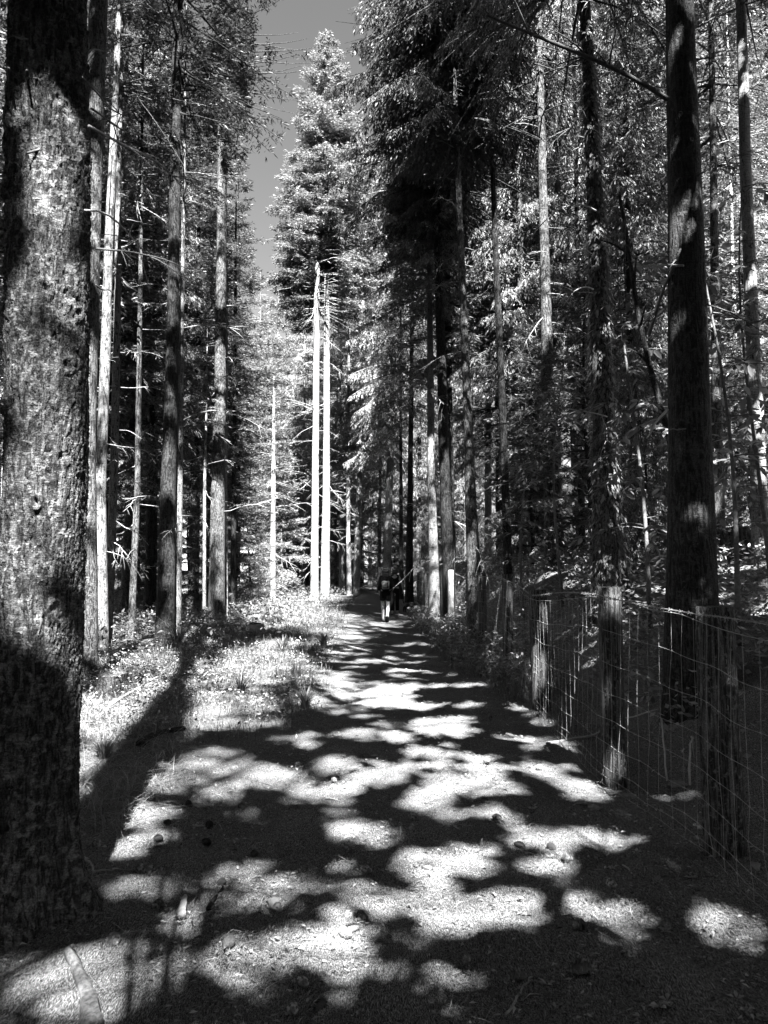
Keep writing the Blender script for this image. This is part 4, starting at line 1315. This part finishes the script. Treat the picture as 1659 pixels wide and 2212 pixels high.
rbox(-.0, -.19, 1.17, .31, .14, .44, .045, 'bag', M['black_cloth'], bp_)
pn = rbox(.0, -.265, 1.13, .235, .035, .25, .016, 'rear_panel', M['pale_cloth'], bp_)
rbox(.055, -.286, 1.13, .022, .012, .17, .005, 'buckle_strap', M['black_cloth'], pn)
rbox(-.01, -.284, 1.045, .16, .01, .012, .004, 'zip', M['black_cloth'], pn)
for sx in (-1, 1):
    st = Bag(); t = np.linspace(0, 1, 9)
    st.tube(np.stack([sx * (.1 + .02 * np.sin(t * 3.1)), -.14 + .28 * np.sin(t * math.pi), 1.36 + .07 * np.sin(t * math.pi) - .3 * t], -1), np.full(9, .02), 6)
    link('shoulder_strap', st.mesh('shoulder_strap'), M['black_cloth'], bp_)

# ---- small black dog nosing in the verge, rump and back towards us
dg = ground(884, 1322)
dog = empty('dog', tuple(dg)); dog.rotation_euler = (0, 0, math.radians(-62)); tag(dog, 'small black dog nosing in the verge right of the walkers', 'dog')
V, E, R = [], [], []


def dadd(p, r, par=None):
    V.append(p); R.append(r)
    if par is not None: E.append((par, len(V) - 1))
    return len(V) - 1


hip = dadd((0, -.17, .29), .085)
bel = dadd((0, -.02, .285), .085, hip); che = dadd((0, .13, .28), .1, bel)
nk = dadd((0, .25, .30), .062, che); hd = dadd((0, .33, .29), .06, nk); mz = dadd((0, .41, .25), .034, hd); ns = dadd((0, .46, .235), .022, mz)
for sx in (-1, 1):
    e1 = dadd((sx * .045, .315, .345), .02, hd); dadd((sx * .06, .30, .375), .01, e1)
    a = dadd((sx * .07, .14, .2), .04, che); b = dadd((sx * .07, .12, .1), .024, a); dadd((sx * .07, .14, .02), .022, b)
    a = dadd((sx * .07, -.15, .21), .05, hip); b = dadd((sx * .07, -.22, .1), .026, a); c = dadd((sx * .07, -.205, .02), .02, b); dadd((sx * .07, -.17, .012), .02, c)
skin_obj('body', M['fur'], dog, V, E, R)
tl = Bag(); t = np.linspace(0, 1, 7)
tl.tube(np.stack([.02 * t, -.24 - .06 * t, .33 + .14 * t], -1), .022 * (1 - .7 * t), 7)
link('tail', tl.mesh('tail'), M['fur'], dog)

# ------------------------------------------------------------------ stumps, roots, sticks, cones, stones
def stump(px, py, w, h, label, mat, seed, lean=0):
    b = ground(px, py); R = w / 2 / F * b[1]
    H = h / F * b[1]
    root = empty('tree_stump', tuple(b)); tag(root, label, 'stump')
    r = np.random.default_rng(seed); n, m = 40, 14
    z = np.linspace(-.1, H, m); th = np.linspace(0, 6.2832, n, endpoint=False)
    Z, TH = np.meshgrid(z, th, indexing='ij')
    fl = np.exp(-np.clip(Z, 0, 9) / (H * .35))
    RR = R * (1 + .05 * np.sin(3 * TH + 1) + .04 * np.sin(7 * TH + 4 * Z) + .5 * fl * (.8 + .5 * np.sin(5 * TH + seed)))
    RR += .012 * r.normal(0, 1, RR.shape)
    Zt = Z + (Z > H * .9) * .05 * H * np.sin(2 * TH + seed) + lean * Z * np.cos(TH) * .2
    X = RR * np.cos(TH); Y = RR * np.sin(TH)
    Vv = np.stack([X, Y, Zt], -1).reshape(-1, 3)
    i, j = np.meshgrid(np.arange(m - 1), np.arange(n), indexing='ij'); a = i * n + j; c = i * n + (j + 1) % n
    link('bark', Bag().add(Vv, np.stack([a, c, c + n, a + n], -1).reshape(-1, 4)).mesh('bark'), mat, root)
    top = Vv[-n:]
    rings = [top * np.array([k, k, 1]) + np.array([0, 0, .004 + .01 * r.normal() * (k < 1)]) for k in (.995, .7, .4, .1)]
    tv = np.vstack(rings); i, j = np.meshgrid(np.arange(3), np.arange(n), indexing='ij'); a = i * n + j; c = i * n + (j + 1) % n
    link('cut_face', Bag().add(tv, np.stack([a, c, c + n, a + n], -1).reshape(-1, 4), None).mesh('cut_face', False), M['wood'], root)


stump(240, 1510, 56, 52, 'old dark stump among straw beside the half hidden grey trunk', M['bark_dark'], 1)
stump(290, 1490, 26, 40, 'small pale split stump leaning on the old dark stump', M['wood'], 2)
stump(553, 1368, 30, 20, 'low pale sawn stump in grass below the fern', M['sawn'], 3)
stump(1592, 1215, 58, 72, 'dark stump on the bank behind the fence, sunlit right side', M['bark_mid'], 4)
stump(325, 1405, 18, 22, 'tiny pale stump behind the fern near the dark trunk', M['sawn'], 5)


def stick(points, r, label, mat, group=None, name='fallen_stick', taper=.5, rough=.25, lift=.0, seed=0):
    P = [ground(x, y) for x, y in points]
    b = P[0].copy()
    Q = np.array(P) - b
    n = max(9, len(points) * 4)
    d = np.r_[0, np.cumsum(np.linalg.norm(np.diff(Q, axis=0), axis=1))]
    t = np.linspace(0, d[-1], n)
    W = np.stack([np.interp(t, d, Q[:, k]) for k in range(3)], -1)
    rs = np.random.default_rng(seed + int(points[0][0]))
    W[:, 2] = height(W[:, 0] + b[0], W[:, 1] + b[1]) - b[2] + r * .8 + lift * np.sin(np.linspace(0, 3.14, n)) + min(.004, r * .4) * rs.normal(0, 1, n)
    k_ = .5 if r < .012 else .1
    W[:, 0] += r * k_ * rs.normal(0, 1, n); W[:, 1] += r * k_ * rs.normal(0, 1, n)
    if r > .012: W[1:-1] = (W[:-2] + W[1:-1] + W[2:]) / 3
    ph = rs.random(3) * 6

    def fn(i, th):
        return 1 + rough * .5 * np.sin(2 * th + ph[0] + .2 * i) + rough * .4 * np.sin(3 * th + ph[1] - .13 * i)
    R = r * (1 - taper * np.linspace(0, 1, n))
    o = link(name, Bag().tube(W, R, 8, True, fn).mesh(name), mat, None, tuple(b))
    tag(o, label, 'stick' if name == 'fallen_stick' else 'root', group)
    return o


stick([(200,2240),(190,2190),(178,2150),(165,2115),(150,2085)], .034, 'thick pale root breaking through the needles at the bottom left', M['root_wood'], None, 'tree_root', .3, .3)
stick([(155,2082),(190,2062),(240,2035),(315,2018)], .010, 'long dark stick touching the pale root', M['twig_dark'])
stick([(160,1840),(180,1856),(195,1872),(203,1892)], .008, 'bent pale stick at the foot of the big trunk', M['twig'])
stick([(203,1886),(250,1884),(300,1880)], .006, 'thin straight pale stick beside the bent one near the big trunk', M['twig'])
stick([(415,1791),(432,1789),(450,1788)], .009, 'short white peeled stick lying on dark needles', M['sawn'])
stick([(392,1990),(396,1960),(400,1950)], .020, 'pale chip of wood standing out in the left light patch', M['sawn'], None, 'fallen_stick', .3, .5)
stick([(450,1968),(465,1948),(480,1930)], .014, 'short thick dark stick beside the pale wood chip', M['bark_dark'])
stick([(388,2028),(384,2068)], .008, 'upright dark twig below the pale wood chip', M['twig_dark'])
stick([(590,1962),(600,1975)], .028, 'rounded lump of pale wood half sunk in needles', M['sawn'], None, 'fallen_stick', .2, .4)
stick([(1095,2198),(1125,2150),(1150,2118)], .006, 'long thin twig near the two cones at the bottom', M['twig'])
stick([(1345,2063),(1380,2058),(1415,2048)], .008, 'pale stick slanting across the lower right shade', M['twig'])
stick([(300,1620),(340,1590),(400,1580)], .035, 'rotten log end in the shadow of the big trunk', M['bark_dark'], None, 'fallen_stick', .2, .5)
stick([(210,1555),(260,1520),(330,1480),(400,1450)], .018, 'long pale fallen branch through the straw on the bank', M['twig'], None, 'fallen_stick', .6, .3, .08)
stick([(1000,1975),(1020,1940)], .006, 'small grey twig in the centre of the path', M['twig_dark'])
stick([(1440,1690),(1430,1640),(1436,1590)], .008, 'bare twig standing behind the wire near the second post', M['twig'], None, 'fallen_stick', .5, .3, .3)
stick([(1490,1700),(1500,1640)], .009, 'short broken twig between the two nearest posts', M['twig'], None, 'fallen_stick', .5, .3, .25)
stick([(1180,1610),(1330,1560),(1460,1530),(1510,1540)], .012, 'long thin branch lying behind the wire mesh', M['twig'])
sr = np.random.default_rng(51)
for i in range(46):
    px = sr.uniform(230, 1500); py = 1500 + 690 * sr.random() ** .8
    if px < 330 and py > 1750: continue
    a = sr.uniform(0, 3.14); l = sr.uniform(12, 46)
    stick([(px, py), (px + l * math.cos(a) * .5 + sr.normal(0, 3), py + l * math.sin(a) * .22), (px + l * math.cos(a), py + l * math.sin(a) * .45)], sr.uniform(.0025, .006), 'thin fallen twig lying on the needle covered path',
          M['twig'] if sr.random() < .5 else M['twig_dark'], 'thin twigs scattered over the path')


def cone_mesh(seed, L=.06, R=.017):
    """a spruce cone lying along X, built of overlapping scales"""
    bag = Bag(); r = np.random.default_rng(seed)
    s = np.linspace(0, 1, 9)
    bag.tube(np.stack([(s - .5) * L, s * 0, s * 0], -1), R * .8 * np.sin(np.clip(s * .94 + .05, 0, 1) * math.pi) ** .6, 8)
    k = 0
    for i in range(13):
        f = (i + .5) / 13
        rr = R * math.sin((f * .9 + .06) * math.pi) ** .55
        n = 7
        for j in range(n):
            a = (j + .5 * (i % 2)) / n * 6.2832
            c, s_ = math.cos(a), math.sin(a)
            x = (f - .5) * L
            o = np.array([0, c, s_]); tng = np.array([0, -s_, c]); ax = np.array([1.0, 0, 0])
            w = rr * .55
            P0 = ax * x + o * rr * .65
            bag.add(np.stack([P0 - tng * w * .7, P0 + tng * w * .7, P0 + ax * L * .075 + o * rr * .62 + tng * w * .6, P0 + ax * L * .10 + o * rr * .75, P0 + ax * L * .075 + o * rr * .62 - tng * w * .6]), None,
                    np.array([[0, 1, 2], [0, 2, 3], [0, 3, 4]]))
    return bag.mesh('pine_cone', False)


CM = [cone_mesh(1), cone_mesh(2, .075, .018), cone_mesh(3, .05, .02)]
CML = [m.copy() for m in CM]; CMD = [m.copy() for m in CM]
for m in CML: m.materials.append(M['cone'])
for m in CMD: m.materials.append(M['cone_dark'])
LC = [(487,1162),(1565,1072),(1505,1052),(1520,1130),(1495,1140),(1585,858),(1000,742),(1020,730),(690,880),(610,855),(650,860),(685,1005),(420,742),(1445,462),(1265,1465),(1385,1455),(1310,1355),(1500,765),(1100,785),(1290,395),(1435,275),(1015,415)]
RC = [(852,1303),(577,1328),(845,1107),(1215,1115),(1070,1245),(980,930),(920,795),(792,803),(120,632),(115,680),(190,855),(445,382),(670,412),(545,270),(430,68),(535,130),(418,848),(485,635),(355,1255),(390,85),(640,165),(725,3),(460,195),(880,232)]
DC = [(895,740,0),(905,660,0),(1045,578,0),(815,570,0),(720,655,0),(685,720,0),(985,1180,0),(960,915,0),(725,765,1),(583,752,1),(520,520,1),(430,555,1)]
cr = np.random.default_rng(8)
CONE_LABEL = 'pale open pine cone lying on the needle covered path'
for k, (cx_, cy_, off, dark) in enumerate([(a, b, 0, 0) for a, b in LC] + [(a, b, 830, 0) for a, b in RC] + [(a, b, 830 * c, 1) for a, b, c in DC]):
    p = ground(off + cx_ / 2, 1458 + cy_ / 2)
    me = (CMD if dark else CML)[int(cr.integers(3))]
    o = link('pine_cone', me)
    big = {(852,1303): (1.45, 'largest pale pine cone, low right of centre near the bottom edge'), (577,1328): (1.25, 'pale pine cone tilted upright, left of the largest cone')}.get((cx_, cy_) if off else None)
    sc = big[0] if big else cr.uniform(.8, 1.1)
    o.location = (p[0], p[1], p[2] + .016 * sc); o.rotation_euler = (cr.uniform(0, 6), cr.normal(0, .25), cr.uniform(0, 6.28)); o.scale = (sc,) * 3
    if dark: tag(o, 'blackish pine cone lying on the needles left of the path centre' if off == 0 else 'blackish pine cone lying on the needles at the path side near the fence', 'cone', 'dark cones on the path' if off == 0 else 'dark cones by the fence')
    elif big: tag(o, big[1], 'cone')
    else: tag(o, CONE_LABEL, 'cone', 'pale cones scattered over the path')


def stone(px, py, w, h, label, seed, group=None, mat='stone'):
    p = ground(px, py); R = w / 2 / F * p[1]
    bm = bmesh.new(); bmesh.ops.create_icosphere(bm, subdivisions=3, radius=1)
    r = np.random.default_rng(seed); d = r.normal(0, 1, (6, 3))
    for v in bm.verts:
        c = np.array(v.co); k = 1 + .2 * math.sin(2.2 * c @ d[0]) + .13 * math.sin(4 * c @ d[1]) + .08 * math.sin(7 * c @ d[2])
        v.co = Vector((c[0] * R * k, c[1] * R * k * .8, c[2] * R * k * h))
    me = bpy.data.meshes.new('stone'); bm.to_mesh(me); bm.free()
    for q in me.polygons: q.use_smooth = True
    o = link('stone', me, M[mat], None, (p[0], p[1], p[2] + R * h * .15)); tag(o, label, 'stone', group)


stone(1283, 1748, 26, .4, 'flat pale stone on the path edge below the second post', 1)
stone(1462, 1696, 40, .5, 'white stone behind the wire between the two nearest posts', 2)
stone(1360, 1725, 30, .5, 'pale stone at the foot of the second fence post', 3)
stone(1612, 1880, 60, .25, 'flat white slab beside the nearest fence post', 4)
stone(1258, 1738, 24, .4, 'small flat pale stone left of its larger neighbour at the path edge', 5)
stone(1640, 1240, 26, .4, 'white stone beside the stump on the bank', 6)

# dry crumpled leaves on the path
def dry_leaf(px, py, size, k):
    p = ground(px, py); r = np.random.default_rng(k + 300)
    Vv, Q = [], []
    nL = 5
    for q in range(nL):
        a = q / nL * 6.28 + r.normal(0, .2); l = size * r.uniform(.6, 1.1); w = l * .42
        d = np.array([math.cos(a), math.sin(a), r.uniform(.0, .5)]); s_ = np.array([-math.sin(a), math.cos(a), r.normal(0, .3)])
        b = len(Vv)
        Vv += [np.zeros(3), d * l * .5 + s_ * w / 2 + np.array([0, 0, .2 * l]), d * l, d * l * .5 - s_ * w / 2 + np.array([0, 0, .2 * l]), d * l * .5]
        Q += [(b, b + 1, b + 4), (b + 1, b + 2, b + 4), (b + 2, b + 3, b + 4), (b + 3, b, b + 4)]
    o = link('dry_leaf', np_mesh('dry_leaf', np.array(Vv), [np.array(Q)]), M['dryleaf'], None, (p[0], p[1], p[2] + .006)); tag(o, 'crumpled pale dry leaf lying on the shaded needles at lower right', 'leaf', 'dry leaves on the path')


for k, (x, y) in enumerate([(1225,1430),(1240,1460),(1195,1462),(1565,1470),(1590,1490),(1525,1425),(1235,1300),(870,1365),(1215,1120),(1380,1118),(985,845),(1090,785),(1330,890),(705,1362),(640,590),(1285,1240),(440,290)]):
    dry_leaf(830 + x / 2, 1458 + y / 2, .04, k)

# ------------------------------------------------------------------ ferns, grass tussocks, broadleaf saplings
def fern(px, py, L, n, label, seed, D=None, a0=0):
    p = ground(px, py) if D is None else CAM + ray(px, py) * D
    if D is not None: p[2] = float(height(p[0], p[1]))
    root = empty('fern', tuple(p)); tag(root, label, 'fern')
    r = np.random.default_rng(seed)
    for f in range(n):
        a = f / n * 6.28 + r.normal(0, .25) + a0; l = L * r.uniform(.7, 1.15); K = 26
        s = np.linspace(0, 1, K)
        st = r.uniform(.5, .9)
        P = np.stack([np.cos(a) * l * .75 * s ** 1.2, np.sin(a) * l * .75 * s ** 1.2, l * (st * 1.25 * s - (st * .95) * s ** 2.2)], -1)
        bag = Bag().tube(P, .006 * (1 - .85 * s) * l + .0008, 4)
        lat = np.array([-math.sin(a), math.cos(a), 0])
        for i in range(3, K):
            for sd in (-1, 1):
                ll = l * .26 * math.sin(min(1, (1 - s[i]) * 1.25 + .04) * 1.5) * r.uniform(.85, 1.1) + .01
                d = norm(lat * sd + norm(P[i] - P[i - 1]) * .35 + np.array([0, 0, -.15]))
                w = norm(P[i] - P[i - 1]) * l * .013
                bag.add(np.stack([P[i] - w, P[i] + d * ll * .45 - w * .8, P[i] + d * ll, P[i] + d * ll * .45 + w * 1.2]), np.array([[0, 1, 2, 3]]))
        link('frond', bag.mesh('frond', False), M['fern'], root)


fern(520, 1345, .8, 6, 'tall upright fern in front of the narrow dark trunk', 1)
fern(300, 1412, .8, 7, 'spreading fern at the foot of the stout dark trunk', 2)
fern(430, 1372, .5, 6, 'small fern between the two dark trunks', 3)
fern(560, 1320, .6, 6, 'fern behind the low sawn stump', 4)
fern(630, 1312, .6, 6, 'fern in front of the white pair, at its left', 5)
fern(1225, 1235, .7, 7, 'dark fern under the furrowed trunk on the bank', 6, 13)
fern(1385, 1230, .7, 7, 'dark fern between the ragged and the massive trunk', 7, 10)
fern(770, 1290, .7, 6, 'lit fern left of the walkers at the path bend', 8)


def tussock(px, py, h, n, label, seed):
    p = ground(px, py); r = np.random.default_rng(seed)
    a = r.uniform(0, 6.28, n); hh = h * r.uniform(.5, 1.2, n); le = r.uniform(.1, .9, n)
    d = np.stack([np.cos(a), np.sin(a), np.zeros(n)], -1); s_ = np.stack([-np.sin(a), np.cos(a), np.zeros(n)], -1)
    B = d * (.05 * r.random(n))[:, None]; up = np.array([0, 0, 1.0])
    w = .006 * r.uniform(.6, 1.3, n)
    rows = []
    for t, k in ((0, 1), (.4, .9), (.75, .6), (1, .1)):
        c = B + up * (hh * (t - .4 * le * t * t))[:, None] + d * (hh * le * t * t)[:, None]
        rows += [c - s_ * (w * k)[:, None], c + s_ * (w * k)[:, None]]
    Vv = np.stack(rows, 1).reshape(-1, 3); base = np.arange(n)[:, None] * 8
    Q = np.vstack([base + np.array([[0, 1, 3, 2]]), base + np.array([[2, 3, 5, 4]]), base + np.array([[4, 5, 7, 6]])])
    o = link('grass_tussock', np_mesh('grass_tussock', Vv, [Q]), M['grass'], None, tuple(p)); tag(o, label, 'grass tussock')


tussock(520, 1500, .42, 60, 'long bladed grass tussock beside the lit strip left of the path', 1)
tussock(640, 1470, .28, 160, 'round grass tussock at the left path edge', 2)
tussock(385, 1400, .7, 70, 'tall thin grass tuft in front of the stout dark trunk', 3)
tussock(660, 1530, .24, 120, 'shaded grass clump nearest the trodden path', 4)
tussock(700, 1400, .35, 140, 'sunlit grass clump farther up the path edge', 5)
tussock(225, 1640, .2, 200, 'pale straw clump beside the big trunk', 6)
tussock(610, 1410, .35, 140, 'grass clump in the bright strip below the stump', 7)


def leafy_sapling(px, y, H, lab, seed, zlo, n_spray, Lf, D_top=None, mat='leaf'):
    p = CAM + ray(px, 1250) * y; p[2] = float(height(p[0], y))
    root = empty('broadleaf_sapling', tuple(p)); tag(root, lab, 'tree')
    r = np.random.default_rng(seed)
    s = np.linspace(0, 1, 10)
    P = np.stack([.25 * np.sin(3 * s + seed) * s, .2 * np.sin(2 * s), H * s], -1)
    bag = Bag().tube(P, .03 * (1 - .85 * s) + .003, 8)
    Vv = []
    Q = []
    for k in range(n_spray):
        z = r.uniform(zlo, 1); a = r.uniform(0, 6.28); l = r.uniform(.4, 1.15)
        o = np.array([np.interp(z, s, P[:, 0]), np.interp(z, s, P[:, 1]), H * z])
        ss = np.linspace(0, 1, 7)
        B = o + np.stack([np.cos(a) * l * ss, np.sin(a) * l * ss, l * (.25 * ss - .45 * ss ** 2)], -1)
        bag.tube(B, .006 * (1 - .8 * ss) + .001, 4)
        for j in range(int(l * 17)):
            t = r.uniform(.25, 1); c = np.stack([np.interp(t, ss, B[:, q]) for q in range(3)])
            aa = a + r.choice([-1, 1]) * r.uniform(.3, 1.3)
            d = norm(np.array([math.cos(aa), math.sin(aa), r.uniform(-.8, .05)])); nr = norm(np.array([0, 0, 1.0]) + r.normal(0, .35, 3)); w = norm(np.cross(d, nr)); nn = np.cross(w, d)
            ll = Lf * r.uniform(.6, 1.2); ww = ll * .17
            b = len(Vv)
            Vv += [c, c + d * ll * .3 + w * ww - nn * .0, c + d * ll * .65 + w * ww * .85 - nn * ll * .04, c + d * ll - nn * ll * .12, c + d * ll * .65 - w * ww * .85 - nn * ll * .04, c + d * ll * .3 - w * ww, c + d * ll * .3 - nn * ll * .05, c + d * ll * .65 - nn * ll * .09]
            Q += [(b, b + 1, b + 6, b + 5), (b + 1, b + 2, b + 7, b + 6), (b + 5, b + 6, b + 7, b + 4), (b + 2, b + 3, b + 4, b + 7)]
    link('trunk', bag.mesh('trunk'), M['twig_dark'], root)
    link('crown', np_mesh('crown', np.array(Vv), [np.array(Q)]), M[mat], root)


leafy_sapling(1590, 7.6, 4.3, 'broad leaved sapling with long drooping leaves right of the massive trunk', 1, .25, 34, .16)
leafy_sapling(1400, 9.5, 5.0, 'broad leaved sapling between the ragged and the massive trunk', 2, .2, 30, .17)
leafy_sapling(1665, 9.5, 5.6, 'tall broad leaved sapling at the right edge', 3, .2, 44, .15)
leafy_sapling(1215, 13, 4.5, 'thin broad leaved sapling left of the ragged trunk', 4, .2, 34, .15)
leafy_sapling(1130, 15, 4.2, 'broad leaved sapling behind the thin black leaning trunk', 5, .2, 34, .14)
leafy_sapling(1480, 12, 6, 'tall broad leaved sapling behind the massive black trunk', 6, .25, 50, .15)

# leaning dead pole and broken branches on the right
def bar(x0, y0, d0, x1, y1, d1, r, label, mat, name='dead_pole', cat='dead branch', fork=0, sag=0):
    a = at(x0, y0, d0); b = at(x1, y1, d1); s = np.linspace(0, 1, 10); L = np.linalg.norm(b - a)
    P = (b - a)[None] * s[:, None]; P[:, 2] += .012 * L * np.sin(5 * s) + sag * L * s * (1 - s); P[:, 0] += .01 * L * np.sin(7 * s + 1)
    bag = Bag().tube(P, r * (1 - .6 * s) + .002, 8); rr = np.random.default_rng(int(x0))
    for k in range(fork):
        i = rr.integers(3, 9); d = norm(norm(P[i] - P[i - 1]) + rr.normal(0, .6, 3)); l = L * rr.uniform(.1, .3); ss = np.linspace(0, 1, 5)
        Q = P[i] + d * (l * ss)[:, None]; Q[:, 2] -= .3 * l * ss ** 2
        bag.tube(Q, r * .4 * (1 - .8 * ss) + .0015, 5)
    o = link(name, bag.mesh(name), mat, None, tuple(a)); tag(o, label, cat)


bar(1478, 1130, 9.5, 1325, 385, 9.5, .05, 'dark dead pole leaning left behind the massive trunk', M['bark_dark'], 'dead_pole', 'dead tree', 5)
bar(1400, 722, 7.4, 1468, 535, 6.75, .02, 'pale broken stick leaning against the massive trunk', M['sawn'], 'dead_branch', 'dead branch', 5)
bar(1440, 215, 6.9, 1045, 28, 6.2, .022, 'long dark dead branch arching high across the right side', M['twig_dark'], 'dead_branch', 'dead branch', 9, .08)
bar(1440, 885, 6.8, 1395, 945, 6.3, .011, 'short bright dead branch low on the massive trunk', M['twig'], 'dead_branch', 'dead branch', 3)
bar(1475, 574, 6.7, 1375, 574, 7.2, .010, 'level pale dead branch crossing the massive trunk', M['twig'], 'dead_branch', 'dead branch', 3)
bar(1310, 900, 10.6, 1220, 880, 10.2, .010, 'level pale dead branch on the ragged trunk', M['twig'], 'dead_branch', 'dead branch', 4)
bar(1285, 455, 10.7, 1160, 490, 10, .012, 'curling pale dead branch high on the ragged trunk', M['twig'], 'dead_branch', 'dead branch', 8, .5)
bar(1280, 625, 10.7, 1215, 660, 10.2, .012, 'forked pale dead branch midway up the ragged trunk', M['twig'], 'dead_branch', 'dead branch', 7, .5)

# hanging scales and sprouts on the ragged trunk, a skin of small leaves that follows it
def ragged_skin():
    b, path, rad = px_tree([(1320,1288,80),(1305,950,52),(1290,500,40),(1265,50,27)], 11)
    path = np.array(path); rad = np.array(rad)
    r = np.random.default_rng(6); n = 5200
    z = r.uniform(0, path[-1, 2], n); a = r.uniform(0, 6.28, n)
    cl = .5 + .5 * np.sin(3 * z + a) * np.sin(1.7 * z - 2 * a)
    k = r.random(n) < .25 + .75 * cl
    z, a = z[k], a[k]; n = len(z)
    R = np.interp(z, path[:, 2], rad) * (1 + .35 * np.exp(-z / .3)) * r.uniform(.98, 1.25, n)
    P = np.stack([np.interp(z, path[:, 2], path[:, 0]) + R * np.cos(a), R * np.sin(a), z], -1)
    o = np.stack([np.cos(a), np.sin(a), np.zeros(n)], -1); tg = np.stack([-np.sin(a), np.cos(a), np.zeros(n)], -1)
    d = norm(o * r.uniform(.1, .9, n)[:, None] - np.array([0, 0, 1.0]) + tg * r.normal(0, .3, n)[:, None])
    l = r.uniform(.05, .14, n); w = tg * (l * .18)[:, None]
    m = P + d * (l * .5)[:, None]
    V = np.stack([P, m + w, P + d * l[:, None], m - w], 1).reshape(-1, 3)
    for ob in bpy.data.objects:
        if ob.get('label', '').startswith('ragged trunk'):
            link('leafy_sprouts', kites(V, 'leafy_sprouts'), M['moss'], ob)


ragged_skin()

# ------------------------------------------------------------------ sky, sun, camera
w = bpy.data.worlds.new('World'); scene.world = w; w.use_nodes = True
nt = w.node_tree; bg = nt.nodes['Background']
sky = nt.nodes.new('ShaderNodeTexSky'); sky.sky_type = 'NISHITA'; sky.sun_disc = False
sky.dust_density = 0.1; sky.air_density = 0.85; sky.sun_elevation = SUN_EL; sky.sun_rotation = math.atan2(S[0], S[1])
sep = nt.nodes.new('ShaderNodeSeparateColor')
nt.links.new(sky.outputs[0], sep.inputs[0])
# black-and-white film behind a red filter: the sky counts by its red light only
cmb = nt.nodes.new('ShaderNodeCombineColor')
for k in range(3): nt.links.new(sep.outputs[0], cmb.inputs[k])
nt.links.new(cmb.outputs[0], bg.inputs['Color'])
bg.inputs['Strength'].default_value = 0.05

sl = bpy.data.lights.new('sun', 'SUN'); sl.energy = 5.0; sl.angle = math.radians(.53); sl.color = (1, 1, 1)
so = bpy.data.objects.new('sun', sl); COL.objects.link(so)
so.rotation_euler = Vector(S).to_track_quat('Z', 'Y').to_euler(); so.location = (0, 0, 40)

cam = bpy.data.cameras.new('camera'); co = bpy.data.objects.new('camera', cam); COL.objects.link(co)
cam.sensor_fit = 'VERTICAL'; cam.sensor_height = 24; cam.lens = F / 2212 * 24
cam.clip_end = 900; cam.clip_start = .05
co.location = CAM; co.rotation_euler = (math.pi / 2 + PITCH, 0, 0)
scene.camera = co
vs = scene.view_settings
vs.view_transform = 'Standard'; vs.look = 'None'; vs.exposure = 2.95; vs.gamma = 1; vs.use_curve_mapping = False
c = scene.cycles
c.max_bounces = 4; c.diffuse_bounces = 0; c.glossy_bounces = 2; c.transmission_bounces = 3; c.transparent_max_bounces = 4
c.use_denoising = True
